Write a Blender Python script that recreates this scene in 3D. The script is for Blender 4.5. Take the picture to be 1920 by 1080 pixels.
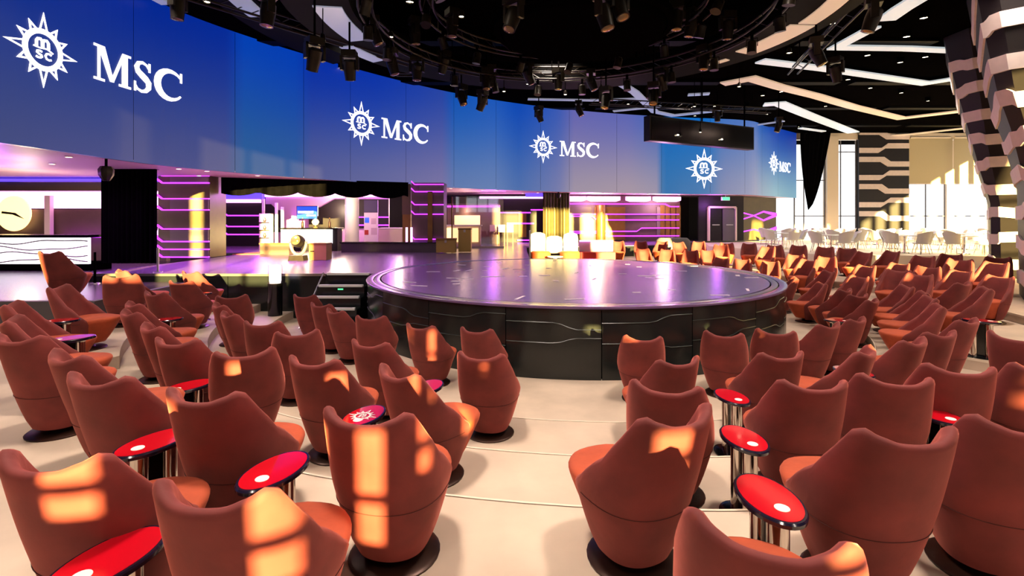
import bpy, bmesh, math, random
from mathutils import Vector, Matrix
random.seed(7)
for o in list(bpy.data.objects): bpy.data.objects.remove(o)
scene = bpy.context.scene
COL = scene.collection
PI = math.pi
# ------------------------------------------------------------------ camera, sky, sun, exposure
cam_d = bpy.data.cameras.new('camera'); cam = bpy.data.objects.new('camera', cam_d); COL.objects.link(cam)
cam_d.sensor_fit = 'HORIZONTAL'; cam_d.sensor_width = 36.0; cam_d.lens = 36.0 * 940 / 1920
cam_d.shift_y = -128 / 1920; cam_d.clip_start = .05; cam_d.clip_end = 300
cam.location = (0, 0, 2.42); cam.rotation_euler = (PI / 2, 0, 0)
scene.camera = cam
w = bpy.data.worlds.new('sky'); scene.world = w; w.use_nodes = True
bg = w.node_tree.nodes['Background']; bg.inputs[0].default_value = (.93, .96, 1, 1); bg.inputs[1].default_value = 1.7
sun_d = bpy.data.lights.new('sun', 'SUN'); sun_d.energy = 80; sun_d.color = (1, .74, .24); sun_d.angle = math.radians(.6)
sun = bpy.data.objects.new('sun', sun_d); COL.objects.link(sun)
sun.rotation_euler = Vector((-.25, 1, -.145)).to_track_quat('-Z', 'Y').to_euler()
scene.view_settings.view_transform = 'Standard'; scene.view_settings.look = 'None'
scene.view_settings.exposure = 0.0; scene.view_settings.gamma = 1.0; scene.view_settings.use_curve_mapping = False
scene.cycles.max_bounces = 8; scene.cycles.diffuse_bounces = 2; scene.cycles.glossy_bounces = 4
scene.cycles.transparent_max_bounces = 10; scene.cycles.sample_clamp_indirect = 6; scene.cycles.caustics_reflective = False
scene.cycles.caustics_refractive = False; scene.cycles.use_denoising = True
def lamp(name, kind, loc, power, color, size=1.0, size_y=None, aim=(0, 0, -1), spread=None):
    d = bpy.data.lights.new(name, kind); d.energy = power; d.color = color
    if kind == 'AREA':
        d.size = size
        if size_y: d.shape = 'RECTANGLE'; d.size_y = size_y
        else: d.shape = 'DISK'
        if spread: d.spread = spread
    else: d.shadow_soft_size = size
    o = bpy.data.objects.new(name, d); COL.objects.link(o); o.location = loc
    o.rotation_euler = Vector(aim).to_track_quat('-Z', 'Y').to_euler()
    return o
WARM = (1, .85, .72)
for x, y, p in ((-6, 4, 1), (-1.5, 3.6, 1.45), (3, 3.9, 1.45), (8, 4.5, 1), (-8, 10, .9), (-2, 8.5, .8), (4.5, 8.5, .9), (10, 10, 1), (15, 12, .9), (9, 17, .9), (16, 19, .8), (1.5, 17, .7), (-5, 16, .6), (8, 24, .8), (18, 26, 2.4), (25, 24, 2.4), (24, 29, 2), (-1.5, -1.5, .55), (5, -1.5, .55), (-4.5, 10.6, .6)):
    lamp('downlight_fill', 'AREA', (x, y, 8.15), 165 * p, WARM, 1.0, None, (0, 0, -1), 2.0)  # broad lamps for the downlights; terrace and step ones added to brighten
PURP = (.62, .16, 1)
lamp('purple_deck_light', 'AREA', (-7.6, 14.6, 3.9), 260, PURP, 1.6, None, (0, 0, -1), 2.4); lamp('purple_deck_light', 'AREA', (-11.5, 13.6, 3.9), 90, PURP, 1.4, None, (0, 0, -1), 2.4)
ps = lamp('purple_spot', 'SPOT', (1.6, 15.5, 7.2), 1500, (.5, .12, 1), .08, None, (-1.6, -4.4, -6.1)); ps.data.spot_size = math.radians(9); ps.data.spot_blend = .8
for x, y, z, p in ((-14.5, 14, 3.3, 60), (-9.6, 19.5, 3.4, 90), (-11, 22, 2.6, 90), (-5.5, 23.5, 3.2, 100), (-1, 26.5, 3.3, 90), (4.6, 29.2, 3.4, 110), (9, 29.6, 3.4, 110), (12.5, 30.6, 3.3, 70), (-7.6, 15.2, 3.3, 70), (-12.6, 12.0, 3.3, 60)):
    lamp('purple_light', 'POINT', (x, y, z), p, PURP, .25)
for x, y, z, p in ((-15, 15.5, 2.9, 110), (-5.6, 25.5, 3.0, 120), (-2.5, 27.5, 2.9, 130), (-8.5, 24.6, 2.9, 220), (9, 29.8, 3.3, 120), (5, 29.4, 3.3, 120), (-7.0, 20.9, 3.0, 120)):
    lamp('warm_fill_light', 'POINT', (x, y, z), p, (1, .72, .5), .3)  # warm fill points, the white pillar's one added to brighten it
# ------------------------------------------------------------------ materials
MATS = {}
def lin(c):
    return tuple((v / 255 / 12.92 if v / 255 <= .04045 else ((v / 255 + .055) / 1.055) ** 2.4) for v in c) + (1,)
def mat(name, col, rough=.5, metal=0, emit=None, es=0, noise=0, nscale=8, bump=0, sheen=0, coat=0, alpha=None, rand=0, spec=None, transmission=0):
    m = bpy.data.materials.new(name); m.use_nodes = True; nt = m.node_tree; b = nt.nodes['Principled BSDF']
    c = lin(col); b.inputs['Base Color'].default_value = c; b.inputs['Roughness'].default_value = rough; b.inputs['Metallic'].default_value = metal
    if emit: b.inputs['Emission Color'].default_value = lin(emit); b.inputs['Emission Strength'].default_value = es
    if sheen: b.inputs['Sheen Weight'].default_value = sheen; b.inputs['Sheen Roughness'].default_value = .4; b.inputs['Sheen Tint'].default_value = lin((255, 140, 120))
    if coat: b.inputs['Coat Weight'].default_value = coat; b.inputs['Coat Roughness'].default_value = .05
    if spec is not None: b.inputs['Specular IOR Level'].default_value = spec
    if noise or bump or rand:
        tc = nt.nodes.new('ShaderNodeTexCoord'); nz = nt.nodes.new('ShaderNodeTexNoise'); nz.inputs['Scale'].default_value = nscale; nz.inputs['Detail'].default_value = 5
        nt.links.new(tc.outputs['Object'], nz.inputs['Vector'])
        if noise:
            rp = nt.nodes.new('ShaderNodeMapRange'); rp.inputs['From Min'].default_value = .3; rp.inputs['From Max'].default_value = .7
            rp.inputs['To Min'].default_value = 1 - noise; rp.inputs['To Max'].default_value = 1 + noise
            nt.links.new(nz.outputs['Fac'], rp.inputs['Value'])
            vm = nt.nodes.new('ShaderNodeVectorMath'); vm.operation = 'SCALE'; vm.inputs[0].default_value = c[:3]
            nt.links.new(rp.outputs[0], vm.inputs['Scale'])
            src = vm.outputs[0]
            if rand:
                oi = nt.nodes.new('ShaderNodeObjectInfo'); r2 = nt.nodes.new('ShaderNodeMapRange'); r2.inputs['To Min'].default_value = 1 - rand; r2.inputs['To Max'].default_value = 1 + rand
                nt.links.new(oi.outputs['Random'], r2.inputs['Value']); v2 = nt.nodes.new('ShaderNodeVectorMath'); v2.operation = 'SCALE'
                nt.links.new(src, v2.inputs[0]); nt.links.new(r2.outputs[0], v2.inputs['Scale']); src = v2.outputs[0]
            nt.links.new(src, b.inputs['Base Color'])
        if bump:
            bp = nt.nodes.new('ShaderNodeBump'); bp.inputs['Strength'].default_value = bump; bp.inputs['Distance'].default_value = .02
            nt.links.new(nz.outputs['Fac'], bp.inputs['Height']); nt.links.new(bp.outputs[0], b.inputs['Normal'])
    MATS[name] = m; return m
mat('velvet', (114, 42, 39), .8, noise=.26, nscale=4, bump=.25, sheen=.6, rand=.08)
mat('velvet_seat_lit', (172, 70, 36), .8, noise=.16, nscale=7, bump=.3, sheen=.3, rand=.08)  # same velvet, warm light on the seats put into a brighter colour
mat('seam', (74, 28, 24), .9)
mat('bronze', (58, 36, 28), .35, .6)
mat('table_red', (196, 10, 30), .12, coat=.6)
mat('table_rim', (26, 20, 40), .18, coat=.5)
mat('chrome', (225, 215, 205), .08, 1)
mat('black_gloss', (10, 10, 12), .15)
mat('white_spot', (245, 235, 225), .4)
mat('floor', (196, 174, 154), .75, noise=.14, nscale=1.6, bump=.05)
mat('floor_dark', (70, 58, 66), .25, noise=.15, nscale=2)
mat('nosing', (222, 204, 184), .55)
mat('stage_top', (104, 78, 116), .24, noise=.12, nscale=1.2, bump=.012, spec=.6)
mat('skirt', (26, 30, 30), .22, spec=.5, noise=.1, nscale=2)
mat('skirt_line', (30, 35, 34), .3)
mat('tape_glint', (235, 215, 225), .5)
mat('ring_metal', (150, 145, 140), .3, .8)
mat('black', (7, 6, 6), .8, spec=0)
mat('black_rig', (38, 32, 23), .38, .3, noise=.2, nscale=9, spec=.25)  # golden light on the rig put into the dark metal's tint
mat('lens', (150, 130, 80), .1, .5)
mat('ceiling', (7, 6, 6), .8, spec=0, noise=.2, nscale=3)
mat('ceiling_panel', (10, 9, 9), .6, spec=.04, noise=.2, nscale=4)
mat('band_white', (235, 235, 230), .4, emit=(225, 240, 245), es=.55)
mat('band_grey', (170, 172, 190), .25, .3, emit=(205, 210, 235), es=.32)
mat('band_cream', (240, 220, 195), .4, emit=(255, 225, 190), es=.35)
mat('bulb', (255, 240, 210), .5, emit=(255, 236, 200), es=14)
mat('soffit', (222, 190, 192), .5)
mat('led_purple', (160, 40, 220), .5, emit=(196, 60, 255), es=2.6)
mat('led_blue', (70, 50, 230), .5, emit=(84, 60, 255), es=2.2)
mat('led_pink', (255, 190, 250), .5, emit=(255, 170, 250), es=3.0)
mat('wall_dark', (28, 23, 24), .5, spec=.25, noise=.1, nscale=3)
mat('wall_brown', (92, 70, 60), .5, noise=.1, nscale=3)
mat('wall_lilac', (205, 165, 205), .5)
mat('olive', (88, 78, 46), .45, .2, noise=.1, nscale=3)
mat('taupe', (112, 96, 90), .45)
mat('gold', (128, 92, 36), .4, .3, noise=.12, nscale=4)
mat('cream', (240, 222, 196), .5)
mat('white', (238, 234, 228), .45)
mat('white_lit', (255, 250, 255), .5, emit=(255, 246, 255), es=2.4)
mat('warm_lit', (255, 230, 170), .5, emit=(255, 214, 140), es=2.2)
mat('curtain_black', (8, 7, 7), 1, noise=.2, nscale=5, spec=0)
mat('steel', (170, 165, 165), .3, .8)
mat('red', (170, 30, 40), .6)
mat('tv_blue', (20, 60, 190), .3, emit=(26, 78, 225), es=1.4)
mat('tv_white', (255, 255, 255), .3, emit=(235, 245, 255), es=1.8)
mat('exit_green', (40, 180, 110), .4, emit=(90, 230, 150), es=1.6)
mat('logo', (255, 255, 255), .4, emit=(255, 252, 255), es=1.35)
m = bpy.data.materials.new('blind'); m.use_nodes = True; nt = m.node_tree; nt.nodes.clear(); o_ = nt.nodes.new('ShaderNodeOutputMaterial'); d_ = nt.nodes.new('ShaderNodeBsdfDiffuse'); tl = nt.nodes.new('ShaderNodeBsdfTranslucent'); mx = nt.nodes.new('ShaderNodeMixShader')
d_.inputs[0].default_value = lin((228, 214, 180)); tl.inputs[0].default_value = lin((214, 196, 150)); mx.inputs[0].default_value = .4; nt.links.new(d_.outputs[0], mx.inputs[1]); nt.links.new(tl.outputs[0], mx.inputs[2]); nt.links.new(mx.outputs[0], o_.inputs[0]); MATS['blind'] = m
mat('grey', (96, 92, 94), .6)
mat('stripe_white', (232, 214, 206), .55, noise=.06, nscale=5)
mat('brown_case', (168, 134, 70), .35, .3)
mat('poster_white', (244, 214, 248), .6)
mat('poster_navy', (50, 30, 90), .6)
mat('orange_rug', (220, 96, 60), .8)
mat('skin', (214, 160, 128), .6)
def glass(name, tint=(1, 1, 1), f=.10):
    m = bpy.data.materials.new(name); m.use_nodes = True; nt = m.node_tree; nt.nodes.clear()
    o = nt.nodes.new('ShaderNodeOutputMaterial'); t = nt.nodes.new('ShaderNodeBsdfTransparent'); g = nt.nodes.new('ShaderNodeBsdfGlossy'); mx = nt.nodes.new('ShaderNodeMixShader')
    t.inputs[0].default_value = tint + (1,); g.inputs['Roughness'].default_value = .03; mx.inputs[0].default_value = f
    nt.links.new(t.outputs[0], mx.inputs[1]); nt.links.new(g.outputs[0], mx.inputs[2]); nt.links.new(mx.outputs[0], o.inputs[0]); MATS[name] = m
glass('glass', f=.06); glass('glass_dim', (.9, .86, .9), .12)
# LED screen: a display whose content is stored as a colour attribute
m = bpy.data.materials.new('led_screen'); m.use_nodes = True; nt = m.node_tree; b = nt.nodes['Principled BSDF']
at_ = nt.nodes.new('ShaderNodeAttribute'); at_.attribute_name = 'screen_colour'
b.inputs['Base Color'].default_value = (.003, .003, .004, 1); b.inputs['Roughness'].default_value = .35; b.inputs['Specular IOR Level'].default_value = .25
nt.links.new(at_.outputs['Color'], b.inputs['Emission Color']); b.inputs['Emission Strength'].default_value = .92; MATS['led_screen'] = m
# ------------------------------------------------------------------ mesh helpers
class MB:
    def __init__(s): s.v = []; s.f = []
    def add(s, vs, fs):
        o = len(s.v); s.v += [tuple(v) for v in vs]; s.f += [tuple(i + o for i in f) for f in fs]; return s
    def box(s, c, d, rz=0, taper=1):
        x, y, z = d[0] / 2, d[1] / 2, d[2] / 2; cr, sr = math.cos(rz), math.sin(rz); vs = []
        for sz in (-1, 1):
            t = taper if sz > 0 else 1
            for sx, sy in ((-1, -1), (1, -1), (1, 1), (-1, 1)):
                px, py = sx * x * t, sy * y * t; vs.append((c[0] + px * cr - py * sr, c[1] + px * sr + py * cr, c[2] + sz * z))
        return s.add(vs, [(3, 2, 1, 0), (4, 5, 6, 7), (0, 1, 5, 4), (1, 2, 6, 5), (2, 3, 7, 6), (3, 0, 4, 7)])
    def lathe(s, prof, n=20, c=(0, 0, 0), sx=1, sy=1, a0=0, a1=2 * PI, cap=True):
        full = abs(a1 - a0 - 2 * PI) < 1e-6; m = n if full else n + 1; vs = []; fs = []
        for r, z in prof:
            for i in range(m):
                a = a0 + (a1 - a0) * i / n; vs.append((c[0] + r * math.cos(a) * sx, c[1] + r * math.sin(a) * sy, c[2] + z))
        for j in range(len(prof) - 1):
            for i in range(n):
                k = (i + 1) % m if full else i + 1
                fs.append((j * m + i, j * m + k, (j + 1) * m + k, (j + 1) * m + i))
        if cap and full:
            fs.append(tuple(range(m - 1, -1, -1))); fs.append(tuple((len(prof) - 1) * m + i for i in range(m)))
        return s.add(vs, fs)
    def tube(s, path, r, n=6, closed=False):
        vs = []; fs = []; P = [Vector(p) for p in path]; N = len(P)
        for i, p in enumerate(P):
            d = (P[(i + 1) % N] - P[i - 1]) if closed else (P[min(i + 1, N - 1)] - P[max(i - 1, 0)])
            d.normalize(); u = d.cross(Vector((0, 0, 1)))
            if u.length < 1e-3: u = d.cross(Vector((0, 1, 0)))
            u.normalize(); q = d.cross(u)
            for k in range(n): a = 2 * PI * k / n; vs.append(p + u * r * math.cos(a) + q * r * math.sin(a))
        for i in range(N if closed else N - 1):
            j = (i + 1) % N
            for k in range(n): l = (k + 1) % n; fs.append((i * n + k, i * n + l, j * n + l, j * n + k))
        if not closed: fs.append(tuple(range(n - 1, -1, -1))); fs.append(tuple((N - 1) * n + k for k in range(n)))
        return s.add(vs, fs)
    def prism(s, poly, z0, z1):
        a = sum(poly[i][0] * poly[(i + 1) % len(poly)][1] - poly[(i + 1) % len(poly)][0] * poly[i][1] for i in range(len(poly)))
        if a < 0: poly = poly[::-1]
        n = len(poly); vs = [(p[0], p[1], z0) for p in poly] + [(p[0], p[1], z1) for p in poly]
        return s.add(vs, [tuple(range(n - 1, -1, -1)), tuple(range(n, 2 * n))] + [(i, (i + 1) % n, n + (i + 1) % n, n + i) for i in range(n)])
    def wallprism(s, poly, P, U, D, t):
        """poly in (u, z) on a vertical plane at P along U, thickened by t along D."""
        n = len(poly); vs = [(P[0] + U[0] * u, P[1] + U[1] * u, z) for u, z in poly] + [(P[0] + U[0] * u + D[0] * t, P[1] + U[1] * u + D[1] * t, z) for u, z in poly]
        return s.add(vs, [tuple(range(n)), tuple(range(2 * n - 1, n - 1, -1))] + [(i, n + i, n + (i + 1) % n, (i + 1) % n) for i in range(n)])
    def ribbon(s, path, wdt, z0, z1):
        n = len(path); L = []; R = []
        for i in range(n):
            d0 = Vector(path[i]) - Vector(path[max(i - 1, 0)]); d1 = Vector(path[min(i + 1, n - 1)]) - Vector(path[i])
            if d0.length < 1e-6: d0 = d1
            if d1.length < 1e-6: d1 = d0
            d0.normalize(); d1.normalize(); t = (d0 + d1).normalized(); nn = Vector((-t.y, t.x)); k = wdt / 2 / max(.5, abs(nn.dot(Vector((-d1.y, d1.x)))))
            L.append(Vector(path[i]) + nn * k); R.append(Vector(path[i]) - nn * k)
        for i in range(n - 1): s.prism([L[i], L[i + 1], R[i + 1], R[i]], z0, z1)
        return s
    def mesh(s, name, m, smooth=35):
        me = bpy.data.meshes.new(name); me.from_pydata(s.v, [], s.f); me.materials.append(MATS[m])
        bm = bmesh.new(); bm.from_mesh(me); bmesh.ops.recalc_face_normals(bm, faces=bm.faces); bm.to_mesh(me); bm.free()
        if smooth:
            me.polygons.foreach_set('use_smooth', [True] * len(me.polygons)); me.set_sharp_from_angle(angle=math.radians(smooth))
        return me
def tag(o, label=None, cat=None, group=None, kind=None):
    for k, v in (('label', label), ('category', cat), ('group', group), ('kind', kind)):
        if v: o[k] = v
    return o
def ob(name, mb, m, parent=None, smooth=35, label=None, kind=None):
    o = bpy.data.objects.new(name, mb.mesh(name, m, smooth) if isinstance(mb, MB) else mb); COL.objects.link(o)
    if parent: o.parent = parent
    if label: o['label'] = label
    if kind: o['kind'] = kind
    return o
def thing(name, label, cat, loc=(0, 0, 0), rz=0, group=None):
    o = bpy.data.objects.new(name, None); COL.objects.link(o); o.location = loc; o.rotation_euler = (0, 0, rz); o.empty_display_size = .2
    return tag(o, label, cat, group)
KIDS = {}
def kids(o):
    return [c for c in bpy.data.objects if c.parent == o]
def dup(root, tree, loc, rz=0, label=None, group=None):
    r = root.copy(); COL.objects.link(r); r.location = loc; r.rotation_euler = (0, 0, rz)
    if label: r['label'] = label
    if group: r['group'] = group
    def rec(nodes, par):
        for n, sub in nodes:
            c = n.copy(); COL.objects.link(c); c.parent = par; rec(sub, c)
    rec(tree, r)
    return r
def tree_of(o): return [(c, tree_of(c)) for c in kids(o)]
def struct(name, mb, m, parent=None, smooth=35): return ob(name, mb, m, parent, smooth, kind='structure')
# ------------------------------------------------------------------ room shell
CX, CY, SR = 1.35, 12.226, 4.713
X0, X1, Y0, Y1, ZC = -20.5, 34., -4., 35.6, 8.5
def thr(k, deg):
    if -42 < deg < 25: return (6.1, 6.85, 9.0)[k]
    if deg < -140 or deg > 170: return (6.7, 7.5, 8.6)[k]
    return (6.7, 7.9, 9.0)[k]
struct('floor', MB().box(((X0 + X1) / 2, (Y0 + Y1) / 2, -.1), (X1 - X0, Y1 - Y0, .2)), 'floor')
def rect_r(a):
    c, s_ = math.cos(a), math.sin(a); r = 99
    if c > 1e-6: r = min(r, (X1 - CX) / c)
    if c < -1e-6: r = min(r, (X0 - CX) / c)
    if s_ > 1e-6: r = min(r, (Y1 - CY) / s_)
    if s_ < -1e-6: r = min(r, (Y0 - CY) / s_)
    return r - .01
ANG = [-180 + 2 * i for i in range(181)]
for k in range(3):
    z0, z1 = .18 * k, .18 * (k + 1); mb = MB(); nb = MB(); pin = []; vs = []; fs = []
    for d in ANG:
        a = math.radians(d); r = thr(k, d); ro = rect_r(a)
        vs += [(CX + r * math.cos(a), CY + r * math.sin(a), z0), (CX + r * math.cos(a), CY + r * math.sin(a), z1), (CX + ro * math.cos(a), CY + ro * math.sin(a), z1), (CX + ro * math.cos(a), CY + ro * math.sin(a), z0)]
        pin.append((CX + (r - .005) * math.cos(a), CY + (r - .005) * math.sin(a)))
    for i in range(len(ANG) - 1):
        p, q = 4 * i, 4 * i + 4
        fs += [(p, q, q + 1, p + 1), (p + 1, q + 1, q + 2, p + 2), (p + 2, q + 2, q + 3, p + 3), (p + 3, q + 3, q, p)]
    mb.add(vs, fs); fl = struct('floor', mb, 'floor')
    for i in range(30, len(pin) - 40):
        p, q = pin[i], pin[i + 1]; ux, uy = CX - p[0], CY - p[1]; l = math.hypot(ux, uy); ux, uy = ux / l * .02, uy / l * .02
        nb.prism([p, q, (q[0] + ux, q[1] + uy), (p[0] + ux, p[1] + uy)], z1 - .035, z1 + .004)
    struct('trim_%d' % (k + 1), nb, 'nosing', fl)
# raised deck at far left, and the terrace under the white furniture
struct('floor', MB().prism([(-20.4, 9.2), (-7.7, 9.2), (-7.7, 12.29), (-10.42, 12.29), (-10.42, 20), (-20.4, 20)], 0, .9), 'floor_dark')
struct('wall_deck', MB().box((-14.0, 9.14, .74), (12.6, .12, .4)).box((-7.64, 10.65, .74), (.12, 3.1, .4)), 'grey')
struct('floor', MB().prism([(12.6, 20.4), (33.9, 17.0), (33.9, 35.1), (19, 35.1), (12, 31.3), (10.6, 27)], .5, 1.0), 'cream')
struct('ceiling', MB().box(((X0 + X1) / 2, (Y0 + Y1) / 2 + 2, ZC + .1), (X1 - X0, Y1 - Y0 + 6, .2)), 'ceiling')
struct('wall_left', MB().box((X0 - .1, 12, 4.25), (.2, 34, 8.5)), 'wall_dark')
# rear wall behind the camera: unseen openings and slots, shaped so low sun makes the patches
wb = MB(); op = [(-5.8, -5.4, 3.2, 7.7), (6.9, 8.9, 3.7, 7.7), (-4.6, -1.4, 3.2, 7.7), (-.35, -.12, 2.1, 2.42), (.53, .73, 1.95, 2.36), (.86, 1.03, 1.7, 2.36), (1.17, 1.27, 2.1, 2.45), (1.33, 1.39, 2.2, 2.55), (1.6, 1.72, 1.9, 2.48), (1.92, 2.02, 2.2, 2.32), (2.28, 2.52, 2.1, 2.36), (4.0, 4.25, 2.3, 2.5), (6.0, 6.12, 2.1, 2.5), (9.6, 12.2, 3.3, 7.7), (12.8, 15.4, 3.3, 7.7), (20.7, 26, 2.5, 7.7), (28, 32, 2.5, 7.7)]
xs = sorted({X0, X1} | {v for o_ in op for v in o_[:2]})
for a, b_ in zip(xs, xs[1:]):
    mid = (a + b_) / 2; hs = sorted((o_[2], o_[3]) for o_ in op if o_[0] < mid < o_[1]); z = 0
    for h0, h1 in hs + [(ZC, ZC)]:
        if h0 > z: wb.box((mid, Y0 - .1, (z + h0) / 2), (b_ - a, .2, h0 - z))
        z = h1
struct('wall_rear', wb, 'cream')
for i, (a, b_, c, d) in enumerate(op):  # narrow ones are slots shaped for sun patches, framed as windows
    wf = MB()
    if b_ - a > 1:
        n = max(2, round((b_ - a) / 1.1))
        for k in range(1, n): wf.box((a + (b_ - a) * k / n, Y0 - .1, (c + d) / 2), (.1, .12, d - c))
        for zz in (c + (d - c) * .33, c + (d - c) * .66): wf.box(((a + b_) / 2, Y0 - .1, zz), (b_ - a, .1, .1))
    else: wf.box(((a + b_) / 2, Y0 - .1, c + (d - c) * .42), (b_ - a, .1, .05))
    f = struct('window_%d' % (i + 1), wf, 'black'); struct('window_pane', MB().box(((a + b_) / 2, Y0 - .14, (c + d) / 2), (b_ - a, .01, d - c)), 'glass', f)
# right wall windows (just outside the frame)
wr = MB().box((X1 + .1, 15.8, .6), (.2, 39.8, 1.2)).box((X1 + .1, 15.8, 8.2), (.2, 39.8, .8))
for k in range(11): wr.box((X1 + .1, -4 + k * 3.96, 4.5), (.3, .5, 6.6))
struct('wall_right', wr, 'cream')
g = MB().box((X1 + .15, 15.8, 4.5), (.01, 39.6, 6.6)); struct('window_20', MB().box((X1 + .1, 15.8, 2.5), (.08, 39.6, .08)), 'black'); struct('window_pane', g, 'glass', bpy.data.objects['window_20'])
# portals let the sky light in cleanly
def portal(loc, sx, sy, aim):
    o = lamp('window_portal', 'AREA', loc, 1, (1, 1, 1), sx, sy, aim); o.data.cycles.is_portal = True
portal((X1 - .02, 15.8, 4.5), 39, 6.6, (-1, 0, 0))
portal((27, Y1 - .3, 4.4), 14, 7, (0, -1, 0))
portal((12.2, Y0 + .02, 5.4), 6, 4.6, (0, 1, 0)); portal((-3, Y0 + .02, 5.4), 3.4, 4.6, (0, 1, 0)); portal((7.9, Y0 + .02, 5.7), 2, 4, (0, 1, 0)); portal((25.5, Y0 + .02, 5), 13, 5.4, (0, 1, 0))
# far window wall on the right
FY = 35.4
ww = MB()
for x0, x1 in ((22.1, 22.9), (33.9, 34)): ww.box(((x0 + x1) / 2, FY, 4.6), (x1 - x0, .5, 7.4))
ww.box((27, FY, .6), (15, .3, 1.2)); ww.box((27, FY, 8.3), (15, .4, .5))
struct('wall_far', ww, 'cream')
def window(n, x0, x1, z0, z1, vx, hz):
    mb = MB().box((x0 + .03, FY, (z0 + z1) / 2), (.06, .08, z1 - z0)).box((x1 - .03, FY, (z0 + z1) / 2), (.06, .08, z1 - z0))
    for x in vx: mb.box((x, FY, (z0 + z1) / 2), (.05, .06, z1 - z0))
    for z in hz: mb.box(((x0 + x1) / 2, FY, z), (x1 - x0, .06, .06))
    f = struct('window_%d' % n, mb, 'grey'); struct('window_pane', MB().box(((x0 + x1) / 2, FY + .03, (z0 + z1) / 2), (x1 - x0, .01, z1 - z0)), 'glass', f)
window(12, 19.9, 22.1, 1.2, 8.0, (20.6,), (2.68, 5.2)); window(13, 22.9, 24.3, 1.2, 8.0, (23.2,), (2.68, 7.2)); window(14, 27.8, 30.6, 1.2, 8.0, (29.2,), (2.68, 4.95)); window(15, 31.0, 34, 1.2, 8.0, (), (2.68, 4.95))
struct('trim_10', MB().box((30.8, FY - .05, 4.5), (.5, .3, 7)), 'cream')
# striped panel wall between the windows
sw = thing('striped_wall_panel', 'black wall panel with wavy white bands between two bright windows', 'wall panel', (26.05, FY - .15, 0))
ob('panel', MB().box((0, 0, 4.7), (3.5, .3, 7.4)), 'wall_dark', sw)
for k in range(7):
    z = 2.5 + k * .95; up = .16 if k % 2 else -.16; j = .1 * math.sin(k * 2.1)
    ob('band', MB().wallprism([(-1.75, z - up), (-.35 + j, z - up), (.15 + j, z + up), (1.75, z + up), (1.75, z + up + .36), (.35 + j, z + up + .36), (-.1 + j, z - up + .36), (-1.75, z - up + .36)], (0, -.15), (1, 0), (0, -1), .05), 'stripe_white', sw)
for n_, x0, x1, zb in (('roller_blind', 27.8, 30.95, 4.95), ('roller_blind', 31.0, 33.9, 4.95)):
    rb = thing(n_, 'cream roller blind half drawn %s' % ('over the window beside the striped panel' if x0 < 30 else 'over the window beside the flared columns'), 'blind', ((x0 + x1) / 2, FY - .2, zb))
    ob('fabric', MB().box((0, 0, 1.62), (x1 - x0 - .06, .02, 3.24)), 'blind', rb); ob('bottom_bar', MB().box((0, 0, 0), (x1 - x0 - .06, .05, .06)), 'cream', rb); ob('roller', MB().lathe([(.07, -1.4), (.07, 1.4)], 10), 'cream', rb).rotation_euler = (0, PI / 2, 0)
    kids(rb)[-1].location = (0, 0, 3.25)
# ------------------------------------------------------------------ LED screen wall
LP = [(-10.9, 3.0), (-10.5, 7.0), (-10.1, 9.9), (-9.6, 14.56), (-6.65, 19.5), (-2.55, 24.0), (2.6, 27.2), (8.4, 29.2), (13.9, 30.3), (16.2, 32.0), (19.8, 34.9)]
CV = []; Q = [LP[0]] + LP + [LP[-1]]
for i in range(1, len(Q) - 2):
    p0, p1, p2, p3 = Q[i - 1:i + 3]
    for k in range(14):
        t = k / 14; CV.append(tuple(.5 * (2 * p1[j] + (p2[j] - p0[j]) * t + (2 * p0[j] - 5 * p1[j] + 4 * p2[j] - p3[j]) * t * t + (3 * p1[j] - p0[j] - 3 * p2[j] + p3[j]) * t ** 3) for j in (0, 1)))
CV.append(LP[-1]); CS = [0]
for a, b_ in zip(CV, CV[1:]): CS.append(CS[-1] + math.hypot(b_[0] - a[0], b_[1] - a[1]))
def cat(s, off=0):
    s = max(0, min(CS[-1] - 1e-6, s)); i = 0
    while CS[i + 1] < s: i += 1
    t = (s - CS[i]) / (CS[i + 1] - CS[i]); a, b_ = CV[i], CV[i + 1]; dx, dy = (b_[0] - a[0]), (b_[1] - a[1]); l = math.hypot(dx, dy)
    return (a[0] + dx * t + dy / l * off, a[1] + dy * t - dx / l * off)
ZB, ZT = 3.94, 8.45
KEY = [(0, (0, 36, 140), (60, 72, 124)), (6, (0, 38, 146), (58, 72, 128)), (11, (0, 40, 152), (70, 78, 134)), (13.3, (4, 44, 156), (74, 82, 140)), (13.4, (0, 66, 186), (38, 96, 152)), (15.8, (0, 62, 184), (44, 92, 156)), (15.9, (0, 46, 170), (84, 92, 150)), (19, (6, 52, 174), (100, 104, 158)), (22.6, (40, 70, 168), (122, 116, 166)), (23.3, (10, 84, 186), (96, 124, 178)), (25.6, (30, 90, 190), (104, 130, 182)), (27, (10, 74, 186), (76, 112, 176)), (29.5, (60, 92, 184), (120, 126, 176)), (30.5, (104, 104, 180), (164, 150, 168)), (34, (96, 104, 184), (172, 154, 168)), (35.8, (70, 104, 188), (160, 150, 172)), (36.2, (0, 104, 196), (50, 116, 176)), (39, (10, 108, 198), (80, 126, 180)), (40, (70, 116, 192), (140, 144, 180)), (42.6, (90, 122, 192), (160, 160, 184)), (43.6, (40, 96, 184), (150, 168, 186)), (45.5, (10, 66, 176), (150, 190, 200)), (48.6, (0, 50, 160), (120, 170, 190))]
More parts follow.
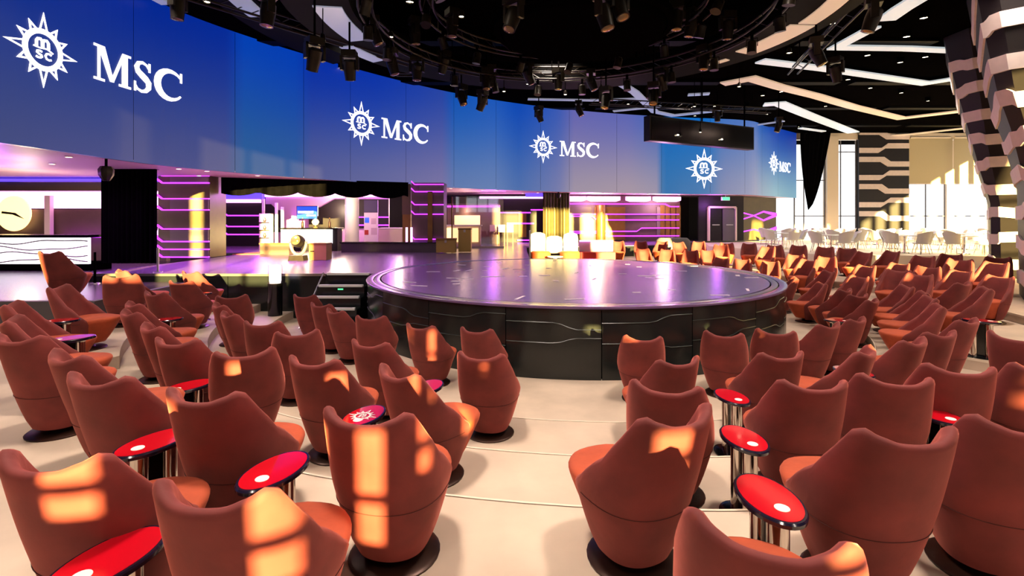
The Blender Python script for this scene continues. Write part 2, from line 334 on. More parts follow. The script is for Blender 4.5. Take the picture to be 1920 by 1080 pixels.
def scol(s, v):
    i = 0
    while i < len(KEY) - 2 and KEY[i + 1][0] < s: i += 1
    a, b_ = KEY[i], KEY[i + 1]; t = max(0, min(1, (s - a[0]) / (b_[0] - a[0]))); v = v * v * (3 - 2 * v) * .55 + v * .45
    top = [a[1][j] + (b_[1][j] - a[1][j]) * t for j in range(3)]; bot = [a[2][j] + (b_[2][j] - a[2][j]) * t for j in range(3)]
    return lin([bot[j] + (top[j] - bot[j]) * v for j in range(3)])
led = thing('video_wall', 'huge curved blue video wall showing white star logos above the stage', 'screen', (0, 0, 0))
seams = [.0, 3.4, 6.9, 10.2, 13.35, 15.85, 17.85, 20.6, 23.25, 25.7, 28.4, 30.2, 33.2, 36.1, 39.2, 41.6, 43.7, 46.0, CS[-1]]
for s0, s1 in zip(seams, seams[1:]):
    n = max(2, int((s1 - s0) / .3)); nv = 10; vs = []; fs = []; cs = []
    for i in range(n + 1):
        s_ = s0 + .006 + (s1 - s0 - .012) * i / n
        for off in (0, -.12):
            x, y = cat(s_, off)
            for j in range(nv + 1): vs.append((x, y, ZB + (ZT - ZB) * j / nv)); cs.append(scol(s_, j / nv) if off == 0 else (0, 0, 0, 1))
    m_ = nv + 1
    for i in range(n):
        for j in range(nv):
            f0, f1 = 2 * i * m_, 2 * (i + 1) * m_; fs.append((f0 + j, f1 + j, f1 + j + 1, f0 + j + 1)); b0, b1 = f0 + m_, f1 + m_; fs.append((b0 + j + 1, b1 + j + 1, b1 + j, b0 + j))
        fs.append((f0, f0 + m_, f1 + m_, f1)); fs.append((f0 + nv, f1 + nv, f1 + m_ + nv, f0 + m_ + nv))
    me = bpy.data.meshes.new('screen_panel'); me.from_pydata(vs, [], fs); me.materials.append(MATS['led_screen'])
    ca = me.color_attributes.new('screen_colour', 'FLOAT_COLOR', 'POINT'); ca.data.foreach_set('color', [q for c in cs for q in c])
    ob('screen_panel', me, None, led)
def on_screen(polys, s0, zc, off=.012, th=.015):
    """flat artwork: convex polygons (u, v) laid on the curved screen, with a small thickness"""
    mb = MB()
    for poly in polys:
        n = len(poly); vs = []
        for o_ in (off + th, off):
            for u, v in poly: x, y = cat(s0 + u, o_); vs.append((x, y, zc + v))
        mb.add(vs, [tuple(range(n)), tuple(range(2 * n - 1, n - 1, -1))] + [(i, (i + 1) % n, n + (i + 1) % n, n + i) for i in range(n)])
    return mb
def strokes(path, wd):
    out = []
    L, R = [], []
    for i, p in enumerate(path):
        d = Vector(path[min(i + 1, len(path) - 1)]) - Vector(path[max(i - 1, 0)]); d.normalize(); n_ = Vector((-d.y, d.x)); w_ = wd[i] if isinstance(wd, list) else wd
        L.append(Vector(p) + n_ * w_ / 2); R.append(Vector(p) - n_ * w_ / 2)
    for i in range(len(path) - 1): out.append([tuple(L[i]), tuple(L[i + 1]), tuple(R[i + 1]), tuple(R[i])])
    return out
def arc(cx, cy, rx, ry, a0, a1, n): return [(cx + rx * math.cos(math.radians(a0 + (a1 - a0) * i / n)), cy + ry * math.sin(math.radians(a0 + (a1 - a0) * i / n))) for i in range(n + 1)]
def star_polys(R):
    P = []
    for k in range(12):
        a = PI / 2 - k * PI / 6; rr = R * (1.0 if k % 3 == 0 else .80); da = .258
        tip = (rr * math.cos(a), rr * math.sin(a)); b0 = (.5 * R * math.cos(a + da), .5 * R * math.sin(a + da)); b1 = (.5 * R * math.cos(a - da), .5 * R * math.sin(a - da))
        for bb, sg in ((b0, 1), (b1, -1)):
            ib = (.5 * R * math.cos(a + sg * .165), .5 * R * math.sin(a + sg * .165)); it = (.84 * rr * math.cos(a), .84 * rr * math.sin(a))
            P.append([tip, bb, ib, it])
    P += strokes(arc(0, 0,   .485 * R, .485 * R, 0, 360, 36), .135 * R)
    # m over sc
    q = R
    for x0 in (-.17, .0): P += strokes([(x0 * q - .02 * q, .06 * q)] + [(x0 * q + a_ * q, b_ * q) for a_, b_ in ((-.02, .2), (.02, .26), (.09, .27), (.135, .22), (.14, .06))], .075 * q)
    P += strokes([(-.27 * q, .045 * q), (-.1 * q, .03 * q), (.1 * q, .055 * q), (.27 * q, -.02 * q)], .035 * q)
    P += strokes([(-.04 * q + a_ * q, b_ * q) for a_, b_ in ((0, -.06), (-.06, -.045), (-.13, -.06), (-.14, -.1), (-.08, -.135), (-.02, -.15), (.0, -.19), (-.04, -.225), (-.11, -.23), (-.16, -.21))], .05 * q)
    P += strokes([(.12 * q + a_ * q, -.14 * q + b_ * q) for a_, b_ in ((.1, .06), (.04, .085), (-.03, .07), (-.07, .0), (-.03, -.07), (.04, -.085), (.1, -.06))], .05 * q)
    return P
def text_polys(h):
    """the letters M S C in a bold serif face, cap height h; returns polygons and width"""
    P = []
    def B(x0, y0, x1, y1): P.append([(x0 * h, y0 * h), (x1 * h, y0 * h), (x1 * h, y1 * h), (x0 * h, y1 * h)])
    B(-.02, 0, .30, .07); B(-.02, .93, .2, 1); B(.09, .05, .17, .95)
    B(.73, 0, 1.1, .07); B(.86, .93, 1.1, 1); B(.82, .05, 1.0, .95)
    P.append([(.09 * h, 1.0 * h), (.3 * h, 1.0 * h), (.58 * h, .06 * h), (.46 * h, .06 * h)]); P.append([(.47 * h, .06 * h), (.57 * h, .06 * h), (.93 * h, 1.0 * h), (.84 * h, 1.0 * h)])
    sp = [(1.68, .78), (1.6, .9), (1.47, .95), (1.34, .9), (1.28, .77), (1.33, .64), (1.45, .55), (1.57, .46), (1.66, .36), (1.66, .2), (1.57, .09), (1.44, .05), (1.3, .1), (1.22, .24)]
    P.extend(strokes([(x * h, y * h) for x, y in sp], [.05 * h, .07 * h, .09 * h, .12 * h, .15 * h, .18 * h, .2 * h, .2 * h, .18 * h, .15 * h, .12 * h, .09 * h, .07 * h, .05 * h]))
    B(1.655, .7, 1.72, .98); B(1.2, .02, 1.26, .32)
    a = arc(2.36, .5, .42, .46, 40, 320, 18); P.extend(strokes([(x * h, y * h) for x, y in a], [h * (.06 + .16 * math.sin(PI * i / 18) ** 1.3) for i in range(19)]))
    B(2.66, .66, 2.73, .98)
    return P, 2.74 * h
for s_star, zs, R_, s_txt, zt, h_ in ((7.78, 6.05, .81, 9.05, 5.8, .86), (18.35, 6.3, .9, 19.35, 5.86, .84), (28.55, 6.3, .88, 29.6, 5.88, .82), (38.81, 5.45, 1.2, None, 0, 0), (45.35, 6.1, .78, 46.15, 5.62, .66)):
    ob('star_emblem', on_screen(star_polys(R_), s_star, zs), 'logo', led, 0)
    if s_txt:
        P, wd = text_polys(h_); kx = 2.62 / wd if s_txt < 12 else (2.46 / wd if s_txt < 40 else 1.7 / wd)
        ob('logo_lettering', on_screen([[(u * kx, v) for u, v in p] for p in P], s_txt, zt), 'logo', led, 0)
# ------------------------------------------------------------------ soffit and back area under the screen
BK = [cat(s_, -.03) for s_ in [CS[-1] * i / 60 for i in range(61)]]
OUT = [(-20.4, 2.9), (-20.4, 20), (-16.5, 25), (-10, 29.5), (-3, 31.8), (4, 33), (12, 34.2), (18.4, 36.4)]
def soffit():
    mb = MB(); n = 60; vs = []; fs = []
    SEG = [0]
    for a, b_ in zip(OUT, OUT[1:]): SEG.append(SEG[-1] + math.hypot(b_[0] - a[0], b_[1] - a[1]))
    for i in range(n + 1):
        t = SEG[-1] * i / n; j = 0
        while j < len(OUT) - 2 and SEG[j + 1] < t: j += 1
        k = (t - SEG[j]) / (SEG[j + 1] - SEG[j]); o_ = (OUT[j][0] + (OUT[j + 1][0] - OUT[j][0]) * k, OUT[j][1] + (OUT[j + 1][1] - OUT[j][1]) * k)
        for z in (3.95, 3.994): vs += [(BK[i][0], BK[i][1], z), (o_[0], o_[1], z)]
    for i in range(n): fs += [(4 * i, 4 * i + 1, 4 * i + 5, 4 * i + 4), (4 * i + 2, 4 * i + 6, 4 * i + 7, 4 * i + 3), (4 * i, 4 * i + 4, 4 * i + 6, 4 * i + 2)]
    return mb.add(vs, fs)
struct('ceiling', soffit(), 'soffit')
# stage-level floor running back to the walls
MS = [(-10.4, 12.3), (-3.4, 12.3)] + [(CX + 4.725 * math.cos(math.radians(a)), CY + 4.725 * math.sin(math.radians(a))) for a in range(179, 98, -8)] + [(.62, 20.5), (.7, 24.2), (8.0, 26.4), (9.0, 28.2), (12, 31.6), (17.5, 35.5), (12, 33.95), (4, 32.75), (-3, 31.5), (-9.8, 29.2), (-15.9, 24.7), (-19.6, 20.1), (-10.4, 20.1)]
ms = tag(ob('main_stage', MB().prism(MS, 0, 1.06), 'skirt'), 'wide straight stage platform with dark glossy deck behind the round stage', 'stage')
ob('deck', MB().prism(MS, 1.06, 1.1), 'stage_top', ms); ob('edge_strip', MB().box((-7.05, 12.285, 1.07), (6.7, .04, .06)), 'ring_metal', ms)
for k in range(5): ob('skirt_panel', MB().box((-9.75 + k * 1.12, 12.28, .53), (1.1, .03, 1.02)), 'skirt', ms)
# back walls
for i, (a, b_) in enumerate(zip(OUT[1:], OUT[2:])):
    l = math.hypot(b_[0] - a[0], b_[1] - a[1]); struct('wall_back', MB().box(((a[0] + b_[0]) / 2, (a[1] + b_[1]) / 2, 2.5), (l, .2, 3.1), math.atan2(b_[1] - a[1], b_[0] - a[0])), 'wall_dark')
struct('wall_upper', MB().add([(x, y, z) for x, y in [cat(CS[-1] * i / 30, -.3) for i in range(31)] for z in (4.1, 8.5)], [(2 * i, 2 * i + 2, 2 * i + 3, 2 * i + 1) for i in range(30)]), 'black')
# ------------------------------------------------------------------ flared striped columns (right)
def column(x, y, z0, CP, label):
    """chamfered square shaft that flares towards the ceiling; x, y is its centre at the foot"""
    W = 2.6; t = thing('flared_column', label, 'column', (x, y, z0), math.radians(-42))
    def prof(z):
        for (a, da, ca), (b_, db, cb) in zip(CP, CP[1:]):
            if z <= b_: k = (z - a) / (b_ - a); return da + (db - da) * k, ca + (cb - ca) * k
        return CP[-1][1:]
    def ring(z, grow=0, sub=6):
        d, c = prof(z + z0); hx = hy = W / 2 + d + grow
        C = [(-hx + c, -hy), (hx - c, -hy), (hx, -hy + c), (hx, hy - c), (hx - c, hy), (-hx + c, hy), (-hx, hy - c), (-hx, -hy + c)]; out = []
        for (ax, ay), (bx, by) in zip(C, C[1:] + C[:1]): out += [(ax + (bx - ax) * k / sub, ay + (by - ay) * k / sub) for k in range(sub)]
        return out
    zs = [.3 * k for k in range(27) if .3 * k + z0 < 8.45] + [8.48 - z0]; vs = []; fs = []; n = 48
    for z in zs: vs += [(p[0], p[1], z) for p in ring(z)]
    for j in range(len(zs) - 1):
        for i in range(n): fs.append((j * n + i, j * n + (i + 1) % n, (j + 1) * n + (i + 1) % n, (j + 1) * n + i))
    ob('shaft', MB().add(vs, fs), 'wall_dark', t, 25)
    for k in range(10):
        zb = .28 + k * .8; vs = []; fs = []
        if zb + z0 + .62 > 8.45: break
        for i in range(n):
            ph = (i * 3 / n + k * .37) % 1; jog = .09 * (min(1, max(0, (ph - .3) / .1)) - min(1, max(0, (ph - .75) / .1)))
            for g_, z in ((-.01, zb + jog), (.04, zb + jog), (.04, zb + jog + .33), (-.01, zb + jog + .33)): p = ring(z, g_)[i]; vs.append((p[0], p[1], z))
        for i in range(n):
            j = (i + 1) % n
            for q in range(4): fs.append((4 * i + q, 4 * j + q, 4 * j + (q + 1) % 4, 4 * i + (q + 1) % 4))
        ob('band', MB().add(vs, fs), 'stripe_white', t, 25)
column(13.08, 11.0, .54, [(0, 0, .2), (3.2, .05, .2), (4.5, .3, .22), (5.2, .5, .25), (6.65, .73, .3), (8.5, 1.0, .34)], 'flared black column with white bands, nearer one at the top right corner')
column(17.49, 16.44, .54, [(0, 0, .22), (3.0, .04, .22), (3.9, .26, .28), (5.1, .51, .35), (6.53, .82, .5), (8.5, 1.2, .62)], 'flared black column with white bands, farther one with its front face in sunlight')
# ------------------------------------------------------------------ curtains
def pleated(name, label, a, b_, z0, z1, m, folds, amp=.06, group=None):
    l = math.hypot(b_[0] - a[0], b_[1] - a[1]); t = thing(name, label, 'curtain', ((a[0] + b_[0]) / 2, (a[1] + b_[1]) / 2, z0), math.atan2(b_[1] - a[1], b_[0] - a[0]))
    n = folds * 8; vs = []; fs = []
    for i in range(n + 1):
        x = -l / 2 + l * i / n; y = amp * math.sin(2 * PI * folds * i / n) + amp * .4 * math.sin(5.1 * i / n * folds)
        for z in (0, z1 - z0): vs += [(x, y - .01, z), (x, y + .01, z)]
    for i in range(n):
        p, q = 4 * i, 4 * i + 4
        fs += [(p, q, q + 2, p + 2), (p + 1, p + 3, q + 3, q + 1), (p, p + 1, q + 1, q), (p + 2, q + 2, q + 3, p + 3)]
    ob('fabric', MB().add(vs, fs), m, t); ob('heading_rail', MB().box((0, 0, z1 - z0 - .03), (l, .16, .06)), 'black', t)
    return t
pleated('stage_curtain', 'black pleated stage curtain hanging beside the white lit bar', (-12.45, 15.2), (-10.75, 15.2), 1.1, 4.0, 'curtain_black', 12)
pleated('stage_curtain', 'black pleated curtain, sunlight in its gold colour, hanging near the middle behind the round stage', (1.75, 28.3), (3.3, 28.6), 1.1, 3.98, 'olive', 9)  # low sun on the black cloth is put into its olive colour
def valance():
    a, b_ = (-10.5, 18.1), (-4.35, 21.0); l = math.hypot(b_[0] - a[0], b_[1] - a[1]); n = 96; vs = []; fs = []
    t = thing('valance', 'long black valance with scalloped hem under the video wall', 'curtain', ((a[0] + b_[0]) / 2, (a[1] + b_[1]) / 2, 3.3), math.atan2(b_[1] - a[1], b_[0] - a[0]))
    for i in range(n + 1):
        u = i / n; x = -l / 2 + l * u; z0 = .02 + .16 * abs(math.sin(PI * 5 * u + .4)) ** .7; y = .03 * math.sin(2 * PI * 24 * u)
        z0 = .18 - z0
        vs += [(x, y - .012, z0), (x, y + .012, z0), (x, y - .012, .68), (x, y + .012, .68)]
    for i in range(n):
        p, q = 4 * i, 4 * i + 4; fs += [(p, q, q + 2, p + 2), (p + 1, p + 3, q + 3, q + 1), (p, p + 1, q + 1, q), (p + 2, q + 2, q + 3, p + 3)]
    ob('fabric', MB().add(vs, fs), 'curtain_black', t); ob('heading_rail', MB().box((0, 0, .66), (l, .1, .04)), 'black', t)
valance()
def swag():
    t = thing('swag_curtain', 'black swag curtain tapering to a point beside the right end of the video wall', 'curtain', (20.4, 34.4, 3.1)); vs = []; fs = []; n, mz = 28, 14
    for i in range(n + 1):
        u = i / n
        for j in range(mz + 1):
            v = j / mz; z = 5.35 * v; xl = -.62 + .55 * (1 - v) ** 2; xr = -.07 + 1.55 * v ** .62; x = xl + (xr - xl) * u
            y = .09 * math.sin(u * 2 * PI * 6) * (.3 + .7 * v)
            vs += [(x, y - .015, z), (x, y + .015, z)]
    w_ = 2 * (mz + 1)
    for i in range(n):
        for j in range(mz):
            p, q = i * w_ + 2 * j, (i + 1) * w_ + 2 * j; fs += [(p, q, q + 2, p + 2), (p + 1, p + 3, q + 3, q + 1)]
        fs += [(i * w_, i * w_ + 1, (i + 1) * w_ + 1, (i + 1) * w_), (i * w_ + w_ - 2, (i + 1) * w_ + w_ - 2, (i + 1) * w_ + w_ - 1, i * w_ + w_ - 1)]
    ob('fabric', MB().add(vs, fs), 'curtain_black', t); ob('heading_rail', MB().box((.4, 0, 5.32), (2.2, .14, .1)), 'black', t)
swag()
# ------------------------------------------------------------------ piers with purple light lines
def pier(name, label, x, y, wx, wy, z0, z1, m1, m2, lines, goldx=None):
    t = thing(name, label, 'column', (x, y, z0)); h = z1 - z0
    ob('shaft', MB().box((0, 0, h / 2), (wx, wy, h)), m1, t)
    for za, zb in lines:
        ob('panel', MB().box((wx * .12, -wy / 2 - .03, (za + zb) / 2), (wx * .74, .06, zb - za - .02)), m2, t)
        for zz in (za, zb): ob('light_line', MB().wallprism([(-wx / 2, zz - .02 + .12), (-wx * .4, zz - .02), (wx / 2, zz - .02), (wx / 2, zz + .02), (-wx * .4, zz + .02), (-wx / 2, zz + .16)], (0, -wy / 2 - .005), (1, 0), (0, -1), .09), 'led_purple', t)
    return t
pier('banded_pier', 'olive banded pier with glowing purple lines beside the black curtain', -11.45, 18.0, 1.8, 1.0, 1.1, 3.98, 'olive', 'taupe', [(.02, .29), (.56, 1.0), (1.66, 2.05), (2.6, 2.85)])
pp = pier('brown_pier', 'brown pier with purple lines and a painted strip of sunlight behind the stage', -3.55, 21.6, 1.35, 1.0, 1.1, 3.98, 'wall_brown', 'taupe', [(.15, .5), (1.55, 1.95), (2.5, 2.8)])
ob('sun_strip', MB().box((.12, -.6, 1.3), (.2, .06, 2.4)), 'gold', pp)  # gold bar paints a stripe of low sunlight onto the pier
for i, (x, y, wd, m_) in enumerate(((-4.6, 22.0, .35, 'gold'),)):
    t = thing('slim_post', 'slim post left of the brown pier with sunlight painted gold', 'column', (x, y, 1.1)); ob('shaft', MB().box((0, 0, 1.44), (wd, .3, 2.88)), m_, t); ob('collar', MB().box((0, -.01, 2.2), (wd + .02, .34, 1.3)), 'wall_brown', t)  # sunlight on the post is put into its gold colour
wp = thing('white_pillar', 'round white pillar on a wide base between the bar and the poster', 'column', (-7.15, 22.4, 1.1))
ob('shaft', MB().lathe([(.32, .22), (.3, .5), (.3, 2.6), (.36, 2.88)], 24), 'white', wp); ob('base', MB().box((0, 0, .12), (1.05, .8, .24)), 'white', wp)
# ------------------------------------------------------------------ left bar
bar = thing('lit_bar_counter', 'white glowing bar counter with dark wavy lines at far left', 'bar', (-15.15, 15.2, .9))
ob('plinth', MB().box((0, .12, .12), (5.2, .8, .24)), 'black', bar); ob('front_panel', MB().box((0, -.3, .6), (5.2, .08, .78)), 'white_lit', bar)
ob('worktop', MB().box((0, .05, 1.03), (5.3, 1.0, .08)), 'black_gloss', bar)
for k in range(4):
    z = .32 + k * .18; ob('wave_line', MB().tube([(-2.58 + .172 * i, -.345, z + .055 * math.sin(i * .33 + k * 1.9) + .02 * math.sin(i * .8 + k)) for i in range(31)], .018, 5), 'taupe', bar)
bw = thing('bar_back_wall', 'brown bar back wall with a pink lit band and blue cove above the counter', 'wall panel', (-16.55, 18.6, .9))
ob('lower_panel', MB().box((0, 0, .95), (7.6, .2, 1.9)), 'wall_brown', bw); ob('lit_band', MB().box((0, -.05, 2.25), (7.6, .2, .62)), 'led_pink', bw)
ob('header', MB().box((0, -.2, 2.72), (7.6, .5, .3)), 'olive', bw); ob('cove_light', MB().box((0, -.5, 2.95), (7.6, .2, .1)), 'led_blue', bw)
ob('post', MB().box((-.35, -.3, 1.2), (.2, .16, 2.4)), 'cream', bw); ob('counter', MB().box((1.8, -.35, .92), (3.6, .5, .08)), 'led_purple', bw)
rm = thing('round_wall_sign', 'round white sign on the wall behind the glowing bar', 'sign', (-18.2, 18.32, 2.65)); ob('disc', MB().lathe([(.62, -.04), (.65, 0), (.62, .04)], 36), 'warm_lit', rm).rotation_euler = (PI / 2, 0, 0)
ob('swash', MB().wallprism([(-.4, .0), (.0, -.04), (.42, -.2), (.1, .02), (-.38, .08)], (0, -.045), (1, 0), (0, -1), .02), 'wall_dark', rm)
for i, x in enumerate((-13.9, -13.72, -13.2, -13.05, -12.85)):
    t = thing('bottle', 'small bottle standing on the counter behind the glowing bar', 'bottle', (x, 18.22, 1.86), 0, 'bottles behind the left bar')
    ob('body', MB().lathe([(.035, 0), (.037, .02), (.037, .16), (.014, .21), (.014, .27)], 10), 'white' if i % 2 else 'led_pink', t); ob('cap', MB().lathe([(.016, .27), (.016, .3)], 8), 'black', t)
# hanging spot under the soffit
t = thing('stage_speaker', 'small dark loudspeaker hanging below the left end of the video wall', 'speaker', (-10.2, 12.6, 3.6)); ob('cabinet', MB().lathe([(.08, -.2), (.16, -.06), (.17, .08), (.12, .16)], 8), 'black_rig', t); ob('bracket', MB().lathe([(.03, .14), (.03, .39)], 8), 'black', t)
t = thing('stage_speaker', 'tiny dark camera hanging above the middle curtain', 'speaker', (2.55, 27.6, 3.75)); ob('cabinet', MB().lathe([(.06, -.15), (.13, -.04), (.13, .08), (.08, .13)], 8), 'black_rig', t); ob('bracket', MB().lathe([(.03, .12), (.03, .24)], 8), 'black', t)
# ------------------------------------------------------------------ second bar and things behind the stage
b2 = thing('reception_bar', 'white glowing reception bar with dark side and top behind the stage', 'bar', (-8.5, 21.3, 1.1))
ob('body', MB().box((0, .1, .46), (2.3, .6, .92)), 'wall_dark', b2); ob('front_panel', MB().box((-.1, -.25, .62), (2.1, .1, .58)), 'white_lit', b2); ob('worktop', MB().box((0, .05, .95), (2.5, .8, .06)), 'black_gloss', b2)
tv = thing('blue_screen', 'small blue wall screen with white lines above the reception bar', 'screen', (-9.55, 23.4, 2.75)); ob('frame', MB().box((0, 0, 0), (.98, .08, .62)), 'black_gloss', tv); ob('display', MB().box((0, -.045, 0), (.92, .02, .56)), 'tv_blue', tv)
ob('text_bar', MB().box((-.06, -.06, .02), (.72, .01, .11)), 'tv_white', tv); ob('text_bar', MB().box((.2, -.06, -.13), (.4, .01, .07)), 'tv_white', tv); ob('wall_bracket', MB().box((0, .3, 0), (.3, .6, .2)), 'black', tv)
pw = thing('bar_back_panel', 'pink lit back wall panel with dark sloping top line behind the reception bar', 'wall panel', (-9.3, 25.2, 1.1)); ob('backing', MB().box((0, .1, 1.4), (6.2, .15, 2.8)), 'wall_lilac', pw)
ob('dark_panel', MB().wallprism([(-.9, .9), (3.1, .9), (3.1, 2.35), (.4, 2.35), (-.3, 1.95), (-.9, 1.85)], (0, .02), (1, 0), (0, -1), .06), 'wall_dark', pw)
ob('dark_panel', MB().wallprism([(-3.1, .7), (-2.2, .7), (-2.2, 1.8), (-2.5, 1.8), (-2.8, 2.1), (-3.1, 2.1)], (0, .02), (1, 0), (0, -1), .06), 'wall_dark', pw)
for z in (1.05, 1.45): ob('light_line', MB().box((2.2, -.06, z), (1.8, .04, .06)), 'led_purple', pw)
ob('warm_light', MB().box((0, -.1, .82), (1.6, .1, .12)), 'warm_lit', pw); ob('cove', MB().box((0, -.02, 2.62), (6.2, .1, .3)), 'led_pink', pw)
lp = thing('table_lamp', 'round glowing lamp standing on the reception bar', 'lamp', (-8.35, 21.3, 2.08)); ob('globe', MB().lathe([(.02, .1), (.1, .14), (.15, .24), (.1, .34), (.02, .38)], 14), 'warm_lit', lp); ob('foot', MB().lathe([(.09, 0), (.08, .03), (.02, .05), (.02, .12)], 12), 'gold', lp)
for x, lab in ((-8.9, 'dark bottle standing left of the lamp on the reception bar'), (-7.75, 'dark bottle standing right of the lamp on the reception bar')):
    t = thing('bottle', lab, 'bottle', (x, 21.3, 2.08)); ob('body', MB().lathe([(.05, 0), (.055, .02), (.055, .22), (.02, .3), (.02, .38)], 10), 'bronze', t); ob('cap', MB().lathe([(.024, .38), (.024, .42)], 8), 'gold', t)
# moving light and flight case standing on the deck
ml = thing('floor_moving_light', 'grey moving head stage light standing on the deck near the steps', 'stage light', (-6.95, 16.3, 1.1))
ob('base', MB().box((0, 0, .08), (.5, .4, .16), 0, .9), 'black_rig', ml)
yk = ob('yoke', MB().tube([(-.26 * math.cos(a), 0, .62 - .44 * math.sin(a)) for a in [PI * i / 14 for i in range(15)]], .05, 8), 'grey', ml)
hd = ob('head', MB().lathe([(.12, -.2), (.2, -.1), (.21, .08), (.16, .22)], 20, (0, 0, 0)), 'black_rig', ml); hd.location = (0, 0, .62); hd.rotation_euler = (1.35, 0, 0)
ob('lens', MB().lathe([(.15, .22), (.1, .26), (.02, .27)], 18), 'lens', hd)
fc = thing('equipment_case', 'gold brown equipment case on the deck right of the floor light', 'case', (-6.3, 16.5, 1.1)); ob('body', MB().box((0, 0, .26), (.56, .5, .5)), 'brown_case', fc); ob('lid', MB().box((0, 0, .53), (.58, .52, .06)), 'gold', fc)
ob('handle', MB().tube([(-.22, -.26, .3), (-.22, -.3, .3), (-.12, -.3, .3), (-.12, -.26, .3)], .015), 'black', fc)
po = thing('poster_stand', 'tall poster stand with navy top and pink white sheet', 'poster', (-6.35, 22.6, 1.1)); ob('board', MB().box((0, 0, 1.1), (.62, .06, 2.2)), 'poster_white', po); ob('header', MB().box((0, -.035, 1.92), (.62, .02, .56)), 'poster_navy', po); ob('foot', MB().box((0, 0, .1), (.66, .36, .2)), 'poster_navy', po)
for x, z, s_, c in ((-.18, 1.3, .2, 'tv_blue'), (-.2, .75, .18, 'red'), (.12, 1.25, .22, 'wall_lilac'), (.14, .8, .26, 'wall_lilac')): ob('printed_picture', MB().box((x, -.035, z), (s_, .015, s_ * 1.2)), c, po)
lb = thing('low_bench', 'long dark low bench along the rear of the deck', 'bench', (-4.95, 20.5, 1.1)); ob('plinth', MB().box((0, 0, .18), (3.9, .5, .36)), 'floor_dark', lb); ob('top', MB().box((0, 0, .39), (4.0, .6, .06)), 'black_gloss', lb)
bf = thing('buffet_counter', 'cream buffet counter with glowing display behind the low bench', 'counter', (-4.9, 23.6, 1.1)); ob('body', MB().box((0, 0, .45), (2.6, .7, .9)), 'cream', bf); ob('lit_display', MB().box((.55, -.1, 1.02), (1.0, .4, .24)), 'warm_lit', bf); ob('worktop', MB().box((-.6, 0, .92), (1.4, .76, .05)), 'white', bf)
rc = thing('backlit_wall', 'amber lit reception panel right of the brown pier', 'wall panel', (-2.1, 27.6, 1.1)); ob('backing', MB().box((0, 0, 1.1), (2.9, .2, 2.2)), 'wall_brown', rc); ob('amber_light', MB().box((-.35, -.13, 1.25), (1.4, .06, .62)), 'warm_lit', rc); ob('light_line', MB().box((0, -.13, 2.05), (2.9, .05, .1)), 'led_purple', rc)
ct = thing('reception_counter', 'white reception counter glowing in front of the amber panel', 'counter', (-2.5, 25.6, 1.1)); ob('body', MB().box((0, 0, .5), (1.8, .6, 1.0)), 'cream', ct); ob('worktop', MB().box((0, 0, 1.03), (1.95, .75, .06)), 'white', ct); ob('front_panel', MB().box((.0, -.33, .55), (1.6, .05, .7)), 'warm_lit', ct)
for i, x in enumerate((-1.0, -.55, -.1)):
    t = thing('bar_stool', ('pale bar stool, leftmost of three before the dark wall', 'pale bar stool, middle of three before the dark wall', 'pale bar stool, rightmost of three before the dark wall')[i], 'stool', (x, 26.6, 1.1)); ob('seat', MB().box((0, 0, .7), (.36, .36, .07)), 'cream', t); ob('backrest', MB().box((0, .16, .88), (.36, .05, .34)), 'cream', t)
    for a, b_ in ((-.15, -.15), (.15, -.15), (.15, .15), (-.15, .15)): ob('leg', MB().box((a, b_, .33), (.035, .035, .67)), 'gold', t)
gl = thing('glass_partition', 'frameless glass partition with gold edge right of the brown pier', 'partition', (-1.6, 23.4, 1.1)); ob('pane', MB().box((0, 0, 1.2), (2.4, .03, 2.4)), 'glass_dim', gl); ob('edge_post', MB().box((-1.2, 0, 1.2), (.06, .08, 2.4)), 'gold', gl); ob('bottom_rail', MB().box((0, 0, .04), (2.46, .08, .08)), 'cream', gl)
for x, lab in ((-4.05, 'glowing white light tube, left one of a pair by the brown pier'), (-3.85, 'glowing white light tube, right one of a pair by the brown pier')):
    t = thing('light_tube', lab, 'lamp', (x - .35, 20.95, 1.1)); ob('tube', MB().lathe([(.045, .1), (.045, 1.0)], 10), 'led_pink', t); ob('foot', MB().lathe([(.1, 0), (.1, .1)], 12), 'black', t)
for x, y, w_, lab in ((-2.6, 19.9, .75, 'amber flight case at the rear of the deck below the brown pier'), (-1.9, 20.3, .5, 'tall amber case with clutter right of the low flight case')):
    t = thing('flight_case', lab, 'case', (x, y, 1.1)); h_ = .55 if w_ > .6 else .95; ob('body', MB().box((0, 0, h_ / 2), (w_, .5, h_ - .06)), 'brown_case', t); ob('lid', MB().box((0, 0, h_), (w_ + .03, .53, .07)), 'gold', t); ob('latch', MB().box((0, -.27, h_ - .08), (.08, .03, .1)), 'steel', t)
# entrance glass frames
for i, (x, y, wd, lab) in enumerate(((-11.7, 23.6, .0, 'pink white steel post, leftmost of the entrance posts'), (-10.9, 23.2, .0, 'pink white steel post, middle one of the entrance posts'), (-10.35, 22.6, .0, 'pink white steel post, rightmost of the entrance posts'))):
    t = thing('entrance_post', lab, 'post', (x, y, 1.1)); ob('shaft', MB().box((0, 0, 1.15 - .1 * i), (.1, .1, 2.3 - .2 * i)), 'white', t); ob('foot', MB().box((0, 0, .03), (.24, .24, .06)), 'steel', t)
t = thing('glass_door', 'tall frosted pink glass door panel left of the reception bar', 'door', (-10.2, 23.9, 1.1)); ob('pane', MB().box((0, 0, .95), (.62, .05, 1.9)), 'wall_lilac', t); ob('handle', MB().box((.22, -.05, .9), (.03, .05, .4)), 'steel', t)
t = thing('display_cabinet', 'white display cabinet with small figures by the entrance', 'cabinet', (-11.2, 22.8, 1.1)); ob('body', MB().box((0, .05, .8), (.5, .3, 1.6)), 'cream', t)
for z in (.5, .85, 1.2): ob('shelf', MB().box((0, -.14, z), (.46, .2, .03)), 'bronze', t)
